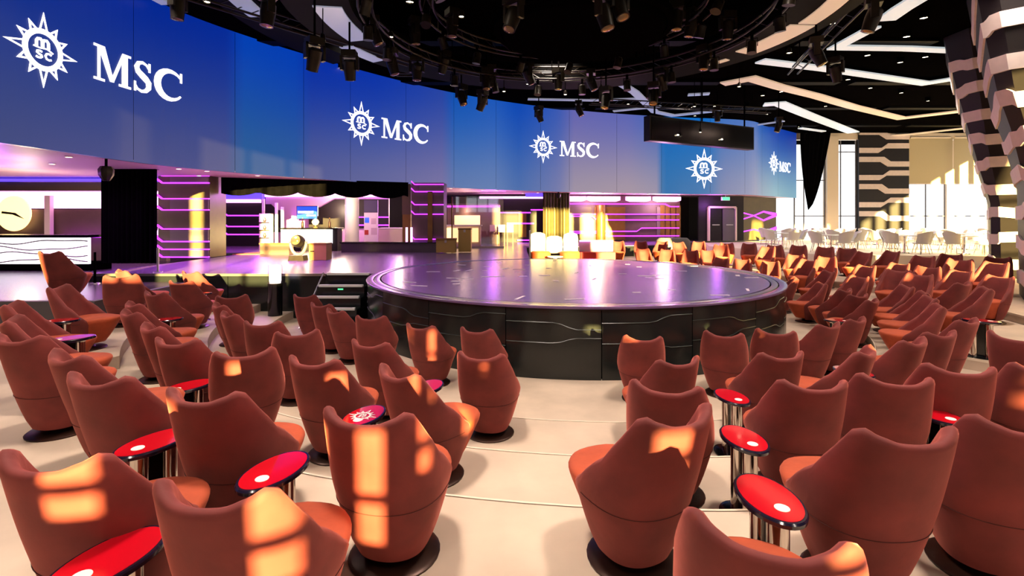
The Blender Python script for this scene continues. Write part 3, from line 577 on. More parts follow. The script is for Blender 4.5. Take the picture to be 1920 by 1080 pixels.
for dz in (.53, .88, 1.23): ob('ornament', MB().lathe([(.05, dz), (.07, dz + .08), (.03, dz + .2)], 8, (.02, -.14, 0)), 'bronze', t)
t = thing('entrance_wall', 'dark entrance wall panel with purple light lines behind the steel posts', 'wall panel', (-13.85, 25.2, 1.1)); ob('backing', MB().box((0, 0, 1.15), (2.6, .15, 2.3)), 'wall_dark', t)
for k, z in enumerate((.55, .95, 1.5)): ob('light_line', MB().wallprism([(-1.2, z + .2), (-.7, z + .2), (-.4, z), (1.2, z), (1.2, z + .06), (-.38, z + .06), (-.68, z + .27), (-1.2, z + .27)], (0, -.08), (1, 0), (0, -1), .04), 'led_purple', t)
ob('cove', MB().box((0, -.1, 2.5), (2.8, .3, .3)), 'led_blue', t); ob('white_cove', MB().box((.2, -.2, 2.25), (2.2, .2, .16)), 'led_pink', t)
t = tag(ob('orange_rug', MB().prism([(-10.6, 19.0), (-9.4, 19.0), (-8.9, 20.4), (-10.2, 20.4)], 1.101, 1.115), 'orange_rug'), 'orange red rug lying on the floor right of the olive pier', 'rug')
t = thing('brown_planter', 'low brown planter box left of the floor moving light', 'planter', (-9.0, 19.2, 1.1)); ob('box', MB().box((0, 0, .2), (1.1, .4, .4)), 'wall_brown', t); ob('rim', MB().box((0, 0, .41), (1.16, .46, .04)), 'gold', t)
# dark wall with purple lines behind the stage centre, and right of it the wall with sunlit gold painted in
t = thing('accent_wall', 'dark accent wall with purple light lines and an orange door slit left of the middle curtain', 'wall panel', (-.1, 29.6, 1.1)); ob('backing', MB().box((0, 0, 1.3), (4.0, .15, 2.6)), 'wall_dark', t)
ob('light_line', MB().wallprism([(-2, 1.92), (-1.2, 1.92), (-.9, 1.7), (1.2, 1.7), (1.2, 1.77), (-.86, 1.77), (-1.16, 2.0), (-2, 2.0)], (0, -.08), (1, 0), (0, -1), .04), 'led_purple', t)
ob('light_line', MB().box((.6, -.09, 1.1), (1.6, .04, .07)), 'led_purple', t); ob('light_line', MB().box((1.6, -.09, 1.9), (.8, .04, .07)), 'led_purple', t); ob('door_slit', MB().box((.72, -.08, 1.05), (.46, .04, 1.5)), 'gold', t); ob('floor_glow', MB().box((1.2, -.2, .12), (1.6, .1, .07)), 'led_purple', t)
ob('cove', MB().box((.1, -.25, 2.62), (3.8, .3, .12)), 'led_pink', t); ob('blue_cove', MB().box((1.5, -.3, 2.75), (1.2, .3, .2)), 'led_blue', t)
aw = thing('banded_accent_wall', 'long taupe wall, sunlit gold painted in, with stepped purple light lines behind the far chairs', 'wall panel', (6.7, 30.6, 1.1), .1)
ob('backing', MB().box((0, .1, 1.4), (7.4, .15, 2.8)), 'wall_brown', aw)
for x, w_, m_ in ((-2.7, 1.6, 'olive'), (-.75, 1.9, 'gold'), (2.35, .3, 'taupe')): ob('panel', MB().box((x, -.0, 1.1), (w_, .1, 2.0)), m_, aw)  # gold panel and round post below carry low sunlight in their colour
for k in range(4): ob('gold_panel', MB().box((2.55 + k * .34, -.02, 1.15), (.27, .1, 2.1)), 'gold', aw)
ob('bright_post', MB().lathe([(.3, 0), (.3, 2.2)], 16, (-1.35, -.1, 0)), 'gold', aw)
for k, z in enumerate((.3, .78, 1.28, 1.62, 2.1)):
    u = (-.9, 1.2, -1.6, .9, 3.0)[k]; st = (.18, -.2, .22, .0, .15)[k]
    ob('light_line', MB().wallprism([(-3.7, z + st), (u - .3, z + st), (u, z), (3.6, z), (3.6, z + .06), (u + .03, z + .06), (u - .27, z + st + .06), (-3.7, z + st + .06)], (0, -.06), (1, 0), (0, -1), .05), 'led_purple', aw)
for u0, u1 in ((-3.7, -2.3), (-2.2, -.2), (.2, 1.7), (1.9, 3.6)): ob('ceiling_cove', MB().wallprism([(u0, 2.5), (u0 + .25, 2.42), (u1 - .25, 2.42), (u1, 2.5), (u1, 2.72), (u0, 2.72)], (0, -.1), (1, 0), (0, -1), .25), 'led_pink', aw)
dw = thing('exit_doorway', 'glazed double exit door with cream frame at the far right of the back wall', 'door', (13.15, 31.4, 1.1), .22); ob('frame', MB().box((0, 0, 2.1), (1.9, .2, .12)).box((-.95, 0, 1.05), (.1, .2, 2.1)).box((.95, 0, 1.05), (.1, .2, 2.1)), 'cream', dw)
for x in (-.48, .48): d_ = ob('door_leaf', MB().box((x, 0, 1.0), (.86, .06, 2.0)), 'grey' if x > 0 else 'wall_dark', dw); ob('push_bar', MB().box((x, -.07, 1.0), (.5, .05, .06)), 'steel', d_)
ob('surround', MB().box((0, .12, 1.4), (3.2, .12, 2.8)), 'wall_dark', dw)
ex = thing('exit_sign', 'small glowing green exit sign above the double door', 'sign', (13.2, 31.0, 3.72), .22); ob('case', MB().box((0, 0, 0), (.55, .1, .22)), 'white', ex); ob('face', MB().box((0, -.055, 0), (.5, .02, .18)), 'exit_green', ex); ob('hanger', MB().box((0, 0, .19), (.04, .04, .16)), 'steel', ex)
t = thing('lilac_wall', 'dark and olive wall panel with purple waves right of the exit door', 'wall panel', (16.3, 33.2, 1.1), .5); ob('backing', MB().box((0, 0, 1.4), (3.6, .15, 2.8)), 'olive', t)
for z, a in ((.5, .15), (1.3, .25), (1.75, -.2)): ob('light_wave', MB().wallprism([(-1.8, z), (-.6, z + a), (.4, z - a * .3), (1.8, z + a), (1.8, z + a + .22), (.4, z - a * .3 + .1), (-.6, z + a + .07), (-1.8, z + .07)], (0, -.09), (1, 0), (0, -1), .04), 'led_purple', t)
# ------------------------------------------------------------------ white banquette behind the stage
bq = thing('white_banquette', 'white high backed banquette with red seats just behind the round stage', 'sofa', (1.78, 20.4, .54), -.03)
for x, w_, h_ in ((-.72, .62, 1.36), (-.05, .66, 1.22), (.62, .6, 1.34)): ob('back_cushion', MB().lathe([(.3, .5), (.5, .55), (.52, h_ - .25), (.46, h_ - .06), (.2, h_)], 20, (x, .22, 0), w_, .36), 'white', bq)
for x in (-.62, .55): ob('seat', MB().lathe([(.36, .28), (.4, .34), (.4, .56), (.34, .62), (.1, .64)], 20, (x, -.3, 0), 1, .8), 'velvet_seat_lit', bq)
ob('plinth', MB().box((0, 0, .14), (2.1, .9, .28)), 'cream', bq); ob('end_panel', MB().box((-1.05, -.1, .72), (.06, 1.0, 1.44)), 'white', bq)
lt = thing('low_white_table', 'low white table with dark side between the two red seats of the banquette', 'table', (1.68, 19.55, .54)); ob('top', MB().lathe([(.3, .42), (.32, .44), (.3, .46)], 20), 'white', lt); ob('pedestal', MB().lathe([(.2, 0), (.06, .05), (.08, .42)], 14), 'white', lt)
pb = thing('pink_lit_bench', 'red bench with purple lit back right of the white banquette', 'bench', (3.5, 20.7, .54), -.03)
ob('seat', MB().box((0, -.1, .42), (1.4, .6, .28)), 'red', pb); ob('plinth', MB().box((0, 0, .14), (1.4, .6, .28)), 'cream', pb); ob('backrest', MB().box((0, .24, .78), (1.4, .1, .5)), 'wall_lilac', pb); ob('light_line', MB().box((0, .17, 1.0), (1.4, .05, .06)), 'led_pink', pb)  # purple light on a white back put into its lilac colour
gs = thing('grey_lounge_sofa', 'rounded grey sofa back seen behind the far orange chairs', 'sofa', (8.0, 24.9, .54)); ob('backrest', MB().lathe([(.8, .3), (.86, .5), (.84, .85), (.7, .98)], 24, (0, 0, 0), 1.0, .45), 'grey', gs); ob('seat', MB().lathe([(.8, 0), (.84, .3)], 24, (0, 0, 0), 1.0, .5), 'grey', gs)
# ------------------------------------------------------------------ round stage
stage = thing('round_stage', 'large round black stage with glossy purple grey top in the middle', 'stage', (CX, CY, 0))
ob('core', MB().lathe([(SR - .12, 0), (SR - .12, 1.06)], 72), 'black', stage)
ob('stage_floor', MB().lathe([(SR - .32, 1.0), (SR - .32, 1.112)], 96), 'stage_top', stage)
for r0, r1 in ((SR - .29, SR - .17), (SR - .15, SR)): ob('rim_ring', MB().lathe([(r0, 1.0), (r0, 1.108), (r0 + .01, 1.114), (r1 - .01, 1.114), (r1, 1.104), (r1, 1.076)], 96, cap=False), 'ring_metal' if r1 < SR else 'stage_top', stage)
NP = 20
for k in range(NP):
    a0 = 2 * PI * k / NP + .0015; a1 = 2 * PI * (k + 1) / NP - .0015; vs = []; fs = []
    for i in range(7):
        a = a0 + (a1 - a0) * i / 6
        for r_ in (SR - .1, SR - .03):
            for z in (.0, 1.075): vs.append((r_ * math.cos(a), r_ * math.sin(a), z))
    for i in range(6):
        p, q = 4 * i, 4 * i + 4; fs += [(p, q, q + 1, p + 1), (p + 2, p + 3, q + 3, q + 2), (p + 1, q + 1, q + 3, p + 3), (p, p + 2, q + 2, q)]
    fs += [(0, 1, 3, 2), (24, 26, 27, 25)]
    pan = ob('skirt_panel', MB().add(vs, fs), 'skirt', stage)
    if 8 < k < 20:
        for z, st in ((.86, .1), (.55, -.08)):
            ob('relief_line', MB().tube([((SR - .028) * math.cos(a0 + (a1 - a0) * u), (SR - .028) * math.sin(a0 + (a1 - a0) * u), z + st * max(0, min(1, (u - .55) * 6)) * (1 if k % 2 else -1)) for u in [i / 12 for i in range(13)]], .007, 5), 'skirt_line', pan)
rng = random.Random(11)
for k in range(46):
    r_ = 4.2 * math.sqrt(rng.random()); a = rng.random() * 2 * PI; l = rng.uniform(.12, .42)
    t_ = ob('tape_glint_mark', MB().box((0, 0, 0), (l, rng.choice((.05, .05, .09)), .004)), 'tape_glint', stage); t_.location = (r_ * math.cos(a), r_ * math.sin(a), 1.1145); t_.rotation_euler = (0, 0, rng.choice((0, 0, .2, -.3, 1.2)))  # pale strips stand for tape and for reflections of ceiling lights
# steps up to the deck
st = thing('stage_steps', 'black steps with white nosing strips leading up to the deck', 'steps', (-4.0, 12.28, 0))
for k in range(5):
    h_ = 1.1 - .22 * k; y1 = -.29 * k; ob('step', MB().box((0, y1 - .145 if k else -.02, h_ / 2 - .01), (1.1, .29 if k else .06, h_ - .02)), 'skirt', st); ob('nosing', MB().box((.0, (y1 - .25) if k else -.03, h_ - .006), (1.02, .09, .05)), 'white', st)
ob('side_rail', MB().tube([(-.6, -.05, 1.12), (-.62, -1.4, .05)], .02), 'steel', st)
for k in (1, 3): ob('step_light', MB().box((0, -.29 * k - .3, 1.1 - .22 * k - .08), (.12, .015, .03)), 'exit_green', st)
pl = thing('lamp_pedestal', 'dark cylindrical pedestal with a glowing white top beside the steps', 'lamp', (-5.55, 11.75, 0)); ob('shaft', MB().lathe([(.2, 0), (.2, .03), (.16, .06), (.16, .92), (.17, .94)], 20), 'black_gloss', pl); ob('glowing_top', MB().lathe([(.12, .94), (.13, 1.0), (.13, 1.32), (.12, 1.34)], 18), 'white_lit', pl)
ob('glass_sleeve', MB().lathe([(.16, .94), (.16, 1.36)], 18, cap=False), 'glass_dim', pl)
for i, (x, y, lab) in enumerate(((-8.9, 12.6, 'slim steel stanchion at the left end of the deck'), (-9.9, 11.9, 'thin dark stanchion in front of the black curtain on the raised deck'))):
    z0 = 1.1 if i == 0 else .9; t = thing('stanchion', lab, 'post', (x, y, z0)); ob('shaft', MB().lathe([(.025, 0), (.025, .62 if i == 0 else .75)], 10), 'steel' if i == 0 else 'black', t); ob('foot', MB().lathe([(.11, 0), (.1, .02)], 14), 'steel', t)
# ------------------------------------------------------------------ lounge chairs
def interp(T, x):
    for (a, va), (b_, vb) in zip(T, T[1:]):
        if x <= b_:
            t = (x - a) / (b_ - a); t = t * t * (3 - 2 * t) * .5 + t * .5; return va + (vb - va) * t
    return T[-1][1]
HT = [(0, .884), (18, .888), (38, .912), (54, .937), (64, .918), (76, .80), (90, .63), (104, .50), (118, .425)]
def plan(th, a, b_, p=.78):
    s_, c = math.sin(th), math.cos(th); return a * math.copysign(abs(s_) ** .92, s_), -b_ * math.copysign(abs(c) ** p, c)
def kz(z):
    if z < .46: return .56 + .44 * max(0, (z - .06) / .40) ** .72
    return 1 - .11 * min(1.1, ((z - .46) / .48)) ** 1.5
def lean(z): return -.17 * max(0, (z - .46) / .48)
def shell():
    TH = [-118 + 236 * i / 44 for i in range(45)]; vs = []; fs = []; m_ = 0
    for d in TH:
        h = interp(HT, abs(d)); th = math.radians(d); tk = .085 if abs(d) < 92 else .085 - .05 * (abs(d) - 92) / 26
        prof = []
        for i in range(11): prof.append((.075 + (h - .035 - .075) * i / 10, 0))
        prof += [(h - .012, .10), (h, .34), (h - .002, .6), (h - .016, .88)]
        for i in range(7): prof.append((h - .045 - (h - .045 - .36) * i / 6, 1))
        m_ = len(prof)
        for z, q in prof:
            tt = tk * (1 - .35 * max(0, (z - .5) / .45)); off = tt * q; k = kz(z); x, y = plan(th, .314 * k - off, .312 * k - off)
            vs.append((x, y + lean(z), z))
    for i in range(len(TH) - 1):
        for j in range(m_ - 1): fs.append((i * m_ + j, (i + 1) * m_ + j, (i + 1) * m_ + j + 1, i * m_ + j + 1))
        fs.append((i * m_ + m_ - 1, (i + 1) * m_ + m_ - 1, (i + 1) * m_, i * m_))
    # end caps as strips between the outer and the inner face
    for i in (0, len(TH) - 1):
        o_ = i * m_; a, b_ = 0, m_ - 1
        while b_ - a > 1:
            if b_ - a == 2: fs.append((o_ + a, o_ + a + 1, o_ + b_)); break
            fs.append((o_ + a, o_ + a + 1, o_ + b_ - 1, o_ + b_)); a += 1; b_ -= 1
    return MB().add(vs, fs)
def cushion():
    vs = []; fs = []; n = 36; R = [(.10, .55), (.18, .68), (.26, .79), (.34, .89), (.40, .965), (.432, .99), (.45, .965), (.46, .90), (.466, .6), (.468, .25)]
    for z, k in R:
        for i in range(n):
            a = 2 * PI * i / n; s_, c = math.sin(a), math.cos(a); x = .292 * math.copysign(abs(s_) ** .85, s_); y = (.42 if c > 0 else .24) * math.copysign(abs(c) ** .9, c)
            vs.append((x * k, y * k + .01, z + (.006 * math.sin(3 * a) if k < .95 and z > .44 else 0)))
    for j in range(len(R) - 1):
        for i in range(n): k = (i + 1) % n; fs.append((j * n + i, j * n + k, (j + 1) * n + k, (j + 1) * n + i))
    fs.append(tuple(range(n - 1, -1, -1))); fs.append(tuple((len(R) - 1) * n + i for i in range(n)))
    return MB().add(vs, fs)
ch0 = thing('lounge_chair', 'x', 'chair')
ob('backrest', shell(), 'velvet', ch0, 60); ob('seat', cushion(), 'velvet_seat_lit', ch0, 60)
pth = []
for i in range(31):
    th = math.radians(-100 + 200 * i / 30); z = .40 - .02 * math.cos(th); k = kz(z); x, y = plan(th, .315 * k + .001, .313 * k + .001); pth.append((x, y + lean(z), z))
ob('seam', MB().tube(pth, .0022, 4), 'seam', ch0)
ob('base', MB().lathe([(.25, 0), (.253, .012), (.236, .024), (.12, .032), (.1, .05), (.14, .12)], 28), 'bronze', ch0)
CH_TREE = tree_of(ch0)
CHAIRS = [('A',-1.85,2.38,5,0.54),('B',-1.03,2.13,8,0.54),('C',-1.67,3.13,10,0.54),('D',-0.66,2.83,12,0.54),('E',-0.64,4.05,42,0.36),('F',-0.23,5.27,14,0.18),('G',-1.54,4.44,17,0.36),('H',-2.46,4.68,-22,0.36),('I',-1.42,5.74,22,0.18),('J',-2.74,8.61,38,0),('K',-4.09,10.33,10,0),('L',-3.28,9.26,25,0),('M',-2.17,8.13,5,0),('N',-1.17,7.44,25,0),('O',-0.38,7.22,20,0),('P',-2.66,6.25,-20,0.18),('Q',-3.24,6.83,0,0.18),('R',-3.78,7.34,40,0.18),('S',-4.34,8.08,45,0.18),('T',-5.0,9.05,-20,0.18),('U',-6.09,9.61,8,0.36),('V',-6.93,11.28,20,0.36),('W',-5.48,8.18,22,0.36),('X',-6.89,8.95,-25,0.54),('Y',-7.16,9.73,39,0.54),('Z',-8.65,9.75,8,0.9),('AA',-6.22,7.31,75,0.54),('BB',-5.45,5.92,60,0.54),('CC',-4.57,5.06,55,0.54),('II',-4.02,4.48,10,0.54),('DD',-3.03,3.9,28,0.54),('EE',-2.47,3.41,13,0.54),('FF',-4.97,7.13,38,0.36),('GG',-4.55,6.51,36,0.36),('HH',-3.69,5.69,36,0.36),('HI',-3.14,5.11,11,0.36),('JJ',1.74,6.77,10,0),('KK',1.47,5.07,-20,0.18),('LL',1.19,3.78,22,0.36),('MM',0.67,2.79,-28,0.54),('NN',0.93,1.86,24,0.54),('OO',2.95,6.97,24,0),('PP',3.71,7.1,24,0),('QQ',2.63,5.3,-8,0.18),('RR',2.14,3.87,2,0.36),('SS',2.87,3.96,15,0.36),('TT',1.79,2.62,-3,0.54),('UU',2.55,2.71,15,0.54),('VV',3.37,5.36,-42,0.18),('WW',4.43,7.53,-25,0),('XX',5.07,7.91,-32,0),('YY',6.87,10.38,-15,0),('YX',7.02,11.1,-30,0),('YZ',6.57,9.69,-36,0),('ZZ',4.28,5.83,-27,0.18),('A2',4.96,6.22,-15,0.18),('B2',5.89,6.94,-25,0.18),('B3',6.8,8.63,-69,0.18),('B4',6.28,7.88,-60,0.18),('C2',3.57,4.22,15,0.36),('D2',5.29,5.07,68,0.36),('E2',4.31,4.18,25,0.36),('F1',7.0,11.9,-80,0),('F2',7.82,12.89,-88,0.18),('F3',7.82,11.66,-102,0.18),('F4',7.54,10.05,-77,0.18),('F5',7.19,9.27,-62,0.18),('F6',8.03,9.39,-27,0.36),('F7',7.61,8.51,-60,0.36),('F8',9.58,10.07,-105,0.36),('F9',7.03,13.13,-67,0),('G1',8.5,11.2,-122,0.36),('G2',8.29,10.4,-116,0.36),('G3',8.51,12.36,-108,0.36),('G4',9.84,12.99,-111,0.36),('G5',10.27,14.94,-106,0.54),('G6',11.42,15.4,-99,0.54),('G7',10.65,13.15,-116,0.54),('G8',12.05,13.9,-120,0.54),('G9',10.69,12.07,-124,0.54),('H1',12.28,12.73,-127,0.54),('H2',10.64,11.24,-106,0.54),('H3',9.87,12.03,-122,0.36),('H4',9.81,11.2,-104,0.36),('H5',11.21,16.77,-146,0.54),('H6',9.5,15.22,-138,0.36),('H7',10.93,17.55,-142,0.54),('H8',8.21,14.23,-114,0.36),('H9',9.09,16.17,-140,0.36),('I1',10.71,18.77,-146,0.54),('I2',8.09,15.74,-147,0.18),('I3',8.9,17.67,-130,0.54),('I4',9.88,18.77,-160,0.54),('I5',7.59,16.55,-152,0.18),('I6',9.55,20.21,-153,0.54),('I7',7.09,17.21,-135,0.18),('I8',8.77,20.5,-155,0.54),('I9',7.95,19.06,-158,0.54),('J1',7.3,18.55,-168,0.36),('J2',6.58,18.5,-157,0.36),('J3',8.09,21.71,-159,0.54),('J4',7.15,21.18,-185,0.54),('J5',5.9,19.06,-162,0.36),('J6',6.56,22.25,-141,0.54),('J7',5.73,22.25,-168,0.54),('J8',5.16,19.5,-178,0.36),('J9',4.71,22.23,-168,0.54),('K1',6.79,14.33,-151,0),('K2',6.06,16.55,-155,0)]
ORD = 'first second third fourth fifth sixth seventh eighth ninth tenth eleventh twelfth thirteenth fourteenth fifteenth sixteenth seventeenth eighteenth nineteenth twentieth'.split()
def row_of(x, y, z):
    r = math.hypot(x - CX, y - CY)
    return {0: 0, .18: 1, .36: 2}.get(z, 3 if r < 10.05 else 4 if r < 11.1 else 5)
grp = {}
for c in CHAIRS:
    phi = math.degrees(math.atan2(c[1] - CX, CY - c[2])); blk = 'L' if phi < -8 else 'R' if phi < 46 else 'S' if phi < 97 else 'A'
    grp.setdefault((blk, row_of(c[1], c[2], c[4])), []).append((phi, c))
first = True
SPECIAL = {'Z': 'dark rust velvet wing chair on the raised deck in front of the glowing bar', 'D': 'rust velvet wing chair with sun patches on its back, left beside the aisle',
           'NN': 'large rust velvet wing chair at the bottom edge right of the aisle, right ear sunlit', 'A': 'rust velvet wing chair cut off by the left edge at the bottom corner', 'B': 'rust velvet wing chair at the bottom edge beside the sunlit red table',
           'TT': 'rust velvet wing chair behind the large red table on the right', 'UU': 'rust velvet wing chair cut off by the right edge at the bottom', 'E': 'rust velvet wing chair turned right beside the table with the white emblem', 'MM': 'rust velvet wing chair right beside the aisle, turned left, nearest its end'}
for (blk, row), L in grp.items():
    L.sort(key=lambda q: (-q[0] if blk in 'LA' else q[0]))
    for i, (phi, c) in enumerate(L):
        rn = ORD[row] + ' row'
        if blk == 'L': lab = 'rust velvet wing chair, %s left of the aisle, %s from the aisle' % (rn, ORD[i])
        elif blk == 'R': lab = 'rust velvet wing chair, %s right of the aisle, %s from the aisle' % (rn, ORD[i])
        elif blk == 'S': lab = 'rust velvet wing chair, %s of the right side block, %s from its near end' % (rn, ORD[i])
        else: lab = 'rust velvet wing chair across the stage, %s, %s from the white banquette' % (rn, ORD[i])
        lab = SPECIAL.get(c[0], lab); loc = (c[1], c[2], c[4]); rz = -math.radians(c[3])
        if first: ch0.location = loc; ch0.rotation_euler = (0, 0, rz); ch0['label'] = lab; ch0['group'] = 'rust velvet lounge chairs'; first = False
        else: dup(ch0, CH_TREE, loc, rz, lab, 'rust velvet lounge chairs')
# ------------------------------------------------------------------ small oval tables
tb0 = thing('side_table', 'x', 'table')
ob('foot', MB().lathe([(.15, 0), (.15, .012), (.13, .02)], 28, (0, 0, 0), 1, 1.35), 'black_gloss', tb0)
for y in (-.085, .085): ob('leg', MB().lathe([(.05, .02), (.05, .5), (.075, .525)], 20, (0, y, 0), 1.0, .9), 'chrome', tb0)
ob('centre_panel', MB().box((0, 0, .26), (.03, .12, .48)), 'black_gloss', tb0)
tp = ob('tabletop', MB().lathe([(.112, .52), (.138, .53), (.14, .548), (.135, .556)], 40, (0, 0, 0), 1, 1.62), 'table_rim', tb0)
ob('red_surface', MB().lathe([(.126, .55), (.126, .5575)], 40, (0, 0, 0), 1, 1.64), 'table_red', tb0); ob('white_spot', MB().lathe([(.034, .557), (.033, .5595)], 20, (.01, -.1, 0)), 'white_spot', tb0, label='round white spot')  # plain white disc near one end of the top
TB_TREE = tree_of(tb0)
TABLES = [(-1.26, 2.66, .54, 'oval red side table on chrome legs left of the sun patched chair'), (1.23, 2.4, .54, 'oval red side table with chrome legs, nearest one right of the aisle'), (2.1, 4.79, .18, 'oval red side table, farthest of three right of the aisle'), (1.6, 3.46, .36, 'oval red side table half hidden behind the chair right of the aisle'),
          (-.85, 5.08, .18, 'oval red side table left of the aisle in the second row'), (-1.14, 3.86, .36, 'oval red side table with a white star emblem printed on it'), (-2.14, 3.0, .54, 'oval red side table with dark rim, left, before the tall turned chair'), (-1.58, 1.96, .54, 'oval red side table shining in the sun at the bottom left'),
          (-4.95, 5.62, .54, 'small red side table among the chairs at the far left edge'), (-2.94, 4.55, .36, 'red side table mostly hidden between two chairs of the third row, left'), (-5.25, 7.6, .36, 'dark red side table beside the turned chair near the left rear'), (3.28, 3.88, .36, 'red side table between the two right chairs of the third row'),
          (6.05, 9.3, 0, 'red side table at the front of the right side block'), (7.02, 7.5, .36, 'red side table in the third row of the right side block'), (3.8, 5.58, .18, 'red side table in the second row right of the aisle'), (-4.05, 7.7, .18, 'red side table in the second row, left, behind two chairs'), (-5.97, 6.6, .54, 'red side table in front of the left chair facing right'), (-6.42, 10.3, .36, 'small dark red side table at the left rear near the deck')]
for i, (x, y, z, lab) in enumerate(TABLES):
    rz = math.atan2(CY - y, CX - x) - PI / 2
    if i == 0: tb0.location = (x, y, z); tb0.rotation_euler = (0, 0, rz); tb0['label'] = lab; tb0['group'] = 'oval red side tables'; tt = tb0
    else: tt = dup(tb0, TB_TREE, (x, y, z), rz, lab, 'oval red side tables')
    if i == 5:
        P = star_polys(.12); mb = MB()
        for p in P: mb.add([(u, v - .02, .5582) for u, v in p] + [(u, v - .02, .5598) for u, v in p], [tuple(range(len(p) - 1, -1, -1)), tuple(range(len(p), 2 * len(p)))])
        ob('printed_emblem', mb, 'white', tt, 0, label='white star emblem')
# ------------------------------------------------------------------ white dining furniture on the far terrace
wc = thing('dining_chair', 'x', 'chair')
vs = []; fs = []
for i in range(9):
    a = math.radians(-80 + 160 * i / 8)
    for j, z in enumerate((.45, .62, .8, .95)):
        r_ = .26 + .022 * j; hh = z - (.12 * abs(math.sin(a)) ** 2 if j > 1 else 0)
        for o_ in (0, .025): vs.append(((r_ - o_) * math.sin(a), -(r_ - o_) * math.cos(a) - .04 * j, hh))
for i in range(8):
    for j in range(3):
        p, q = i * 8 + j * 2, (i + 1) * 8 + j * 2; fs += [(p, q, q + 2, p + 2), (p + 1, p + 3, q + 3, q + 1)]
    p, q = i * 8 + 6, (i + 1) * 8 + 6; fs.append((p, q, q + 1, p + 1))
ob('backrest', MB().add(vs, fs), 'white', wc, 50); ob('seat', MB().lathe([(.24, .42), (.27, .44), (.27, .465), (.24, .475)], 18), 'white', wc)
for a, b_ in ((-.17, -.17), (.17, -.17), (.17, .17), (-.17, .17)): ob('leg', MB().tube([(a * 1.2, b_ * 1.2, 0), (a * .8, b_ * .8, .43)], .014), 'chrome', wc)
WC = tree_of(wc); rng = random.Random(5)
wt = thing('dining_table', 'x', 'table'); ob('tabletop', MB().lathe([(.42, .72), (.44, .73), (.44, .75), (.42, .76)], 28), 'white', wt); ob('pedestal', MB().lathe([(.06, .03), (.04, .2), (.04, .72)], 12), 'chrome', wt); ob('foot', MB().lathe([(.24, 0), (.22, .03)], 20), 'chrome', wt)
WT = tree_of(wt)
k = 0; spots = []
for row, (xa, ya, xb, yb, n) in enumerate(((14.0, 22.0, 21.6, 20.2, 4), (13.6, 25.2, 26.8, 23.4, 6), (15.2, 29.0, 29.6, 27.4, 6))):
    for i in range(n):
        t = i / (n - 1); spots.append((xa + (xb - xa) * t + .3 * math.sin(i * 2.3), ya + (yb - ya) * t, row, i))
PL = ('front', 'middle', 'rear'); c_i = 0
for x, y, row, i in spots:
    lab = 'round white dining table on the far terrace, %s row, %s from the left' % (PL[row], ORD[i])
    if k == 0: wt.location = (x, y, 1.0); wt['label'] = lab; wt['group'] = 'white dining tables by the windows'
    else: dup(wt, WT, (x, y, 1.0), 0, lab, 'white dining tables by the windows')
    a0 = rng.random() * 1.2
    for q, nm in enumerate(('left', 'right', 'rear', 'front')):
        a = (PI + .25, -.25, PI / 2, -PI / 2)[q] + (a0 - .6) * .4; px, py = x + .74 * math.cos(a), y + .74 * math.sin(a); rz = math.atan2(y - py, x - px) - PI / 2
        lab = 'white dining chair %s the %s table of the %s terrace row' % ({'left': 'left of', 'right': 'right of', 'rear': 'behind', 'front': 'in front of'}[nm], ORD[i], PL[row])
        if c_i == 0: wc.location = (px, py, 1.0); wc.rotation_euler = (0, 0, rz); wc['label'] = lab; wc['group'] = 'white dining chairs by the windows'
        else: dup(wc, WC, (px, py, 1.0), rz, lab, 'white dining chairs by the windows')
        c_i += 1
    k += 1
# ------------------------------------------------------------------ ceiling: panels, light bands, downlights, rig
for i in range(9):
    for j in range(7):
        x, y = -14 + i * 5.2, 2 + j * 5.0
        if y < 33: struct('ceiling', MB().box((x, y, 8.44), (4.6, .5, .1)), 'ceiling_panel')
BANDS = [([(11.05,14.84),(10.9,14.04),(10.8,12.94)],0.55),([(11.1,15.35),(11.12,17.19),(13.62,17.3),(16.48,17.64)],0.42),([(9.24,18.67),(12.21,19.61),(14.61,20.5),(17.92,21.73),(18.44,21.14),(18.65,20.5),(20.19,20.9)],0.5),([(9.17,21.82),(10.04,20.98),(11.84,22.27),(14.51,23.93),(17.87,26.25),(22.68,29.21),(24.57,27.17)],0.6),([(12.93,25.75),(13.62,25.51),(17.04,28.6),(23.12,33.96)],0.7),([(-0.12,22.09),(1.9,22.27),(4.76,21.82),(5.68,23.22),(7.82,27.44),(9.14,28.45),(11.36,27.03)],0.42),([(0.78,24.58),(3.96,24.81),(6.25,24.47)],0.25),([(18.58,32.34),(20.87,33.54)],0.3),([(8.33,23.73),(9.26,23.52)],0.35),([(24.66,36.22),(27.42,34.83),(29.41,32.15)],0.4),([(15.28,31.23),(16.29,30.02)],0.25),([(-9.54,13.0),(-9.46,13.72)],0.3),([(5.52,27.3),(7.78,26.12)],0.25)]
BL = ['white stepped light band in the ceiling near the top right corner', 'bright white light band bending sharply above the right column', 'long wavy white light band across the right of the ceiling', 'long lilac white light band, second below the wavy one', 'short bright light band ending above the far windows', 'stepped light band above the middle of the video wall', 'thin light strip in front of the video wall centre', 'small bright light band beside the swag curtain', 'short grey light strip above the black hanging box', 'thin cream light band above the striped panel', 'tiny light strip above the right end of the video wall', 'small white light strip at the top left above the logo', 'thin grey light strip over the hanging box top']
for i, (path, wd) in enumerate(BANDS):
    lb_ = tag(ob('ceiling_light_band', MB().ribbon(path, wd, 8.3, 8.36), 'band_white' if i in (0, 1, 2, 4, 7) else 'band_grey' if i in (5, 6, 8, 10, 11, 12) else 'band_cream', smooth=0), BL[i], 'light')
    ob('fixing_plate', MB().ribbon(path, wd * .5, 8.36, 8.4), 'black', lb_, 0)
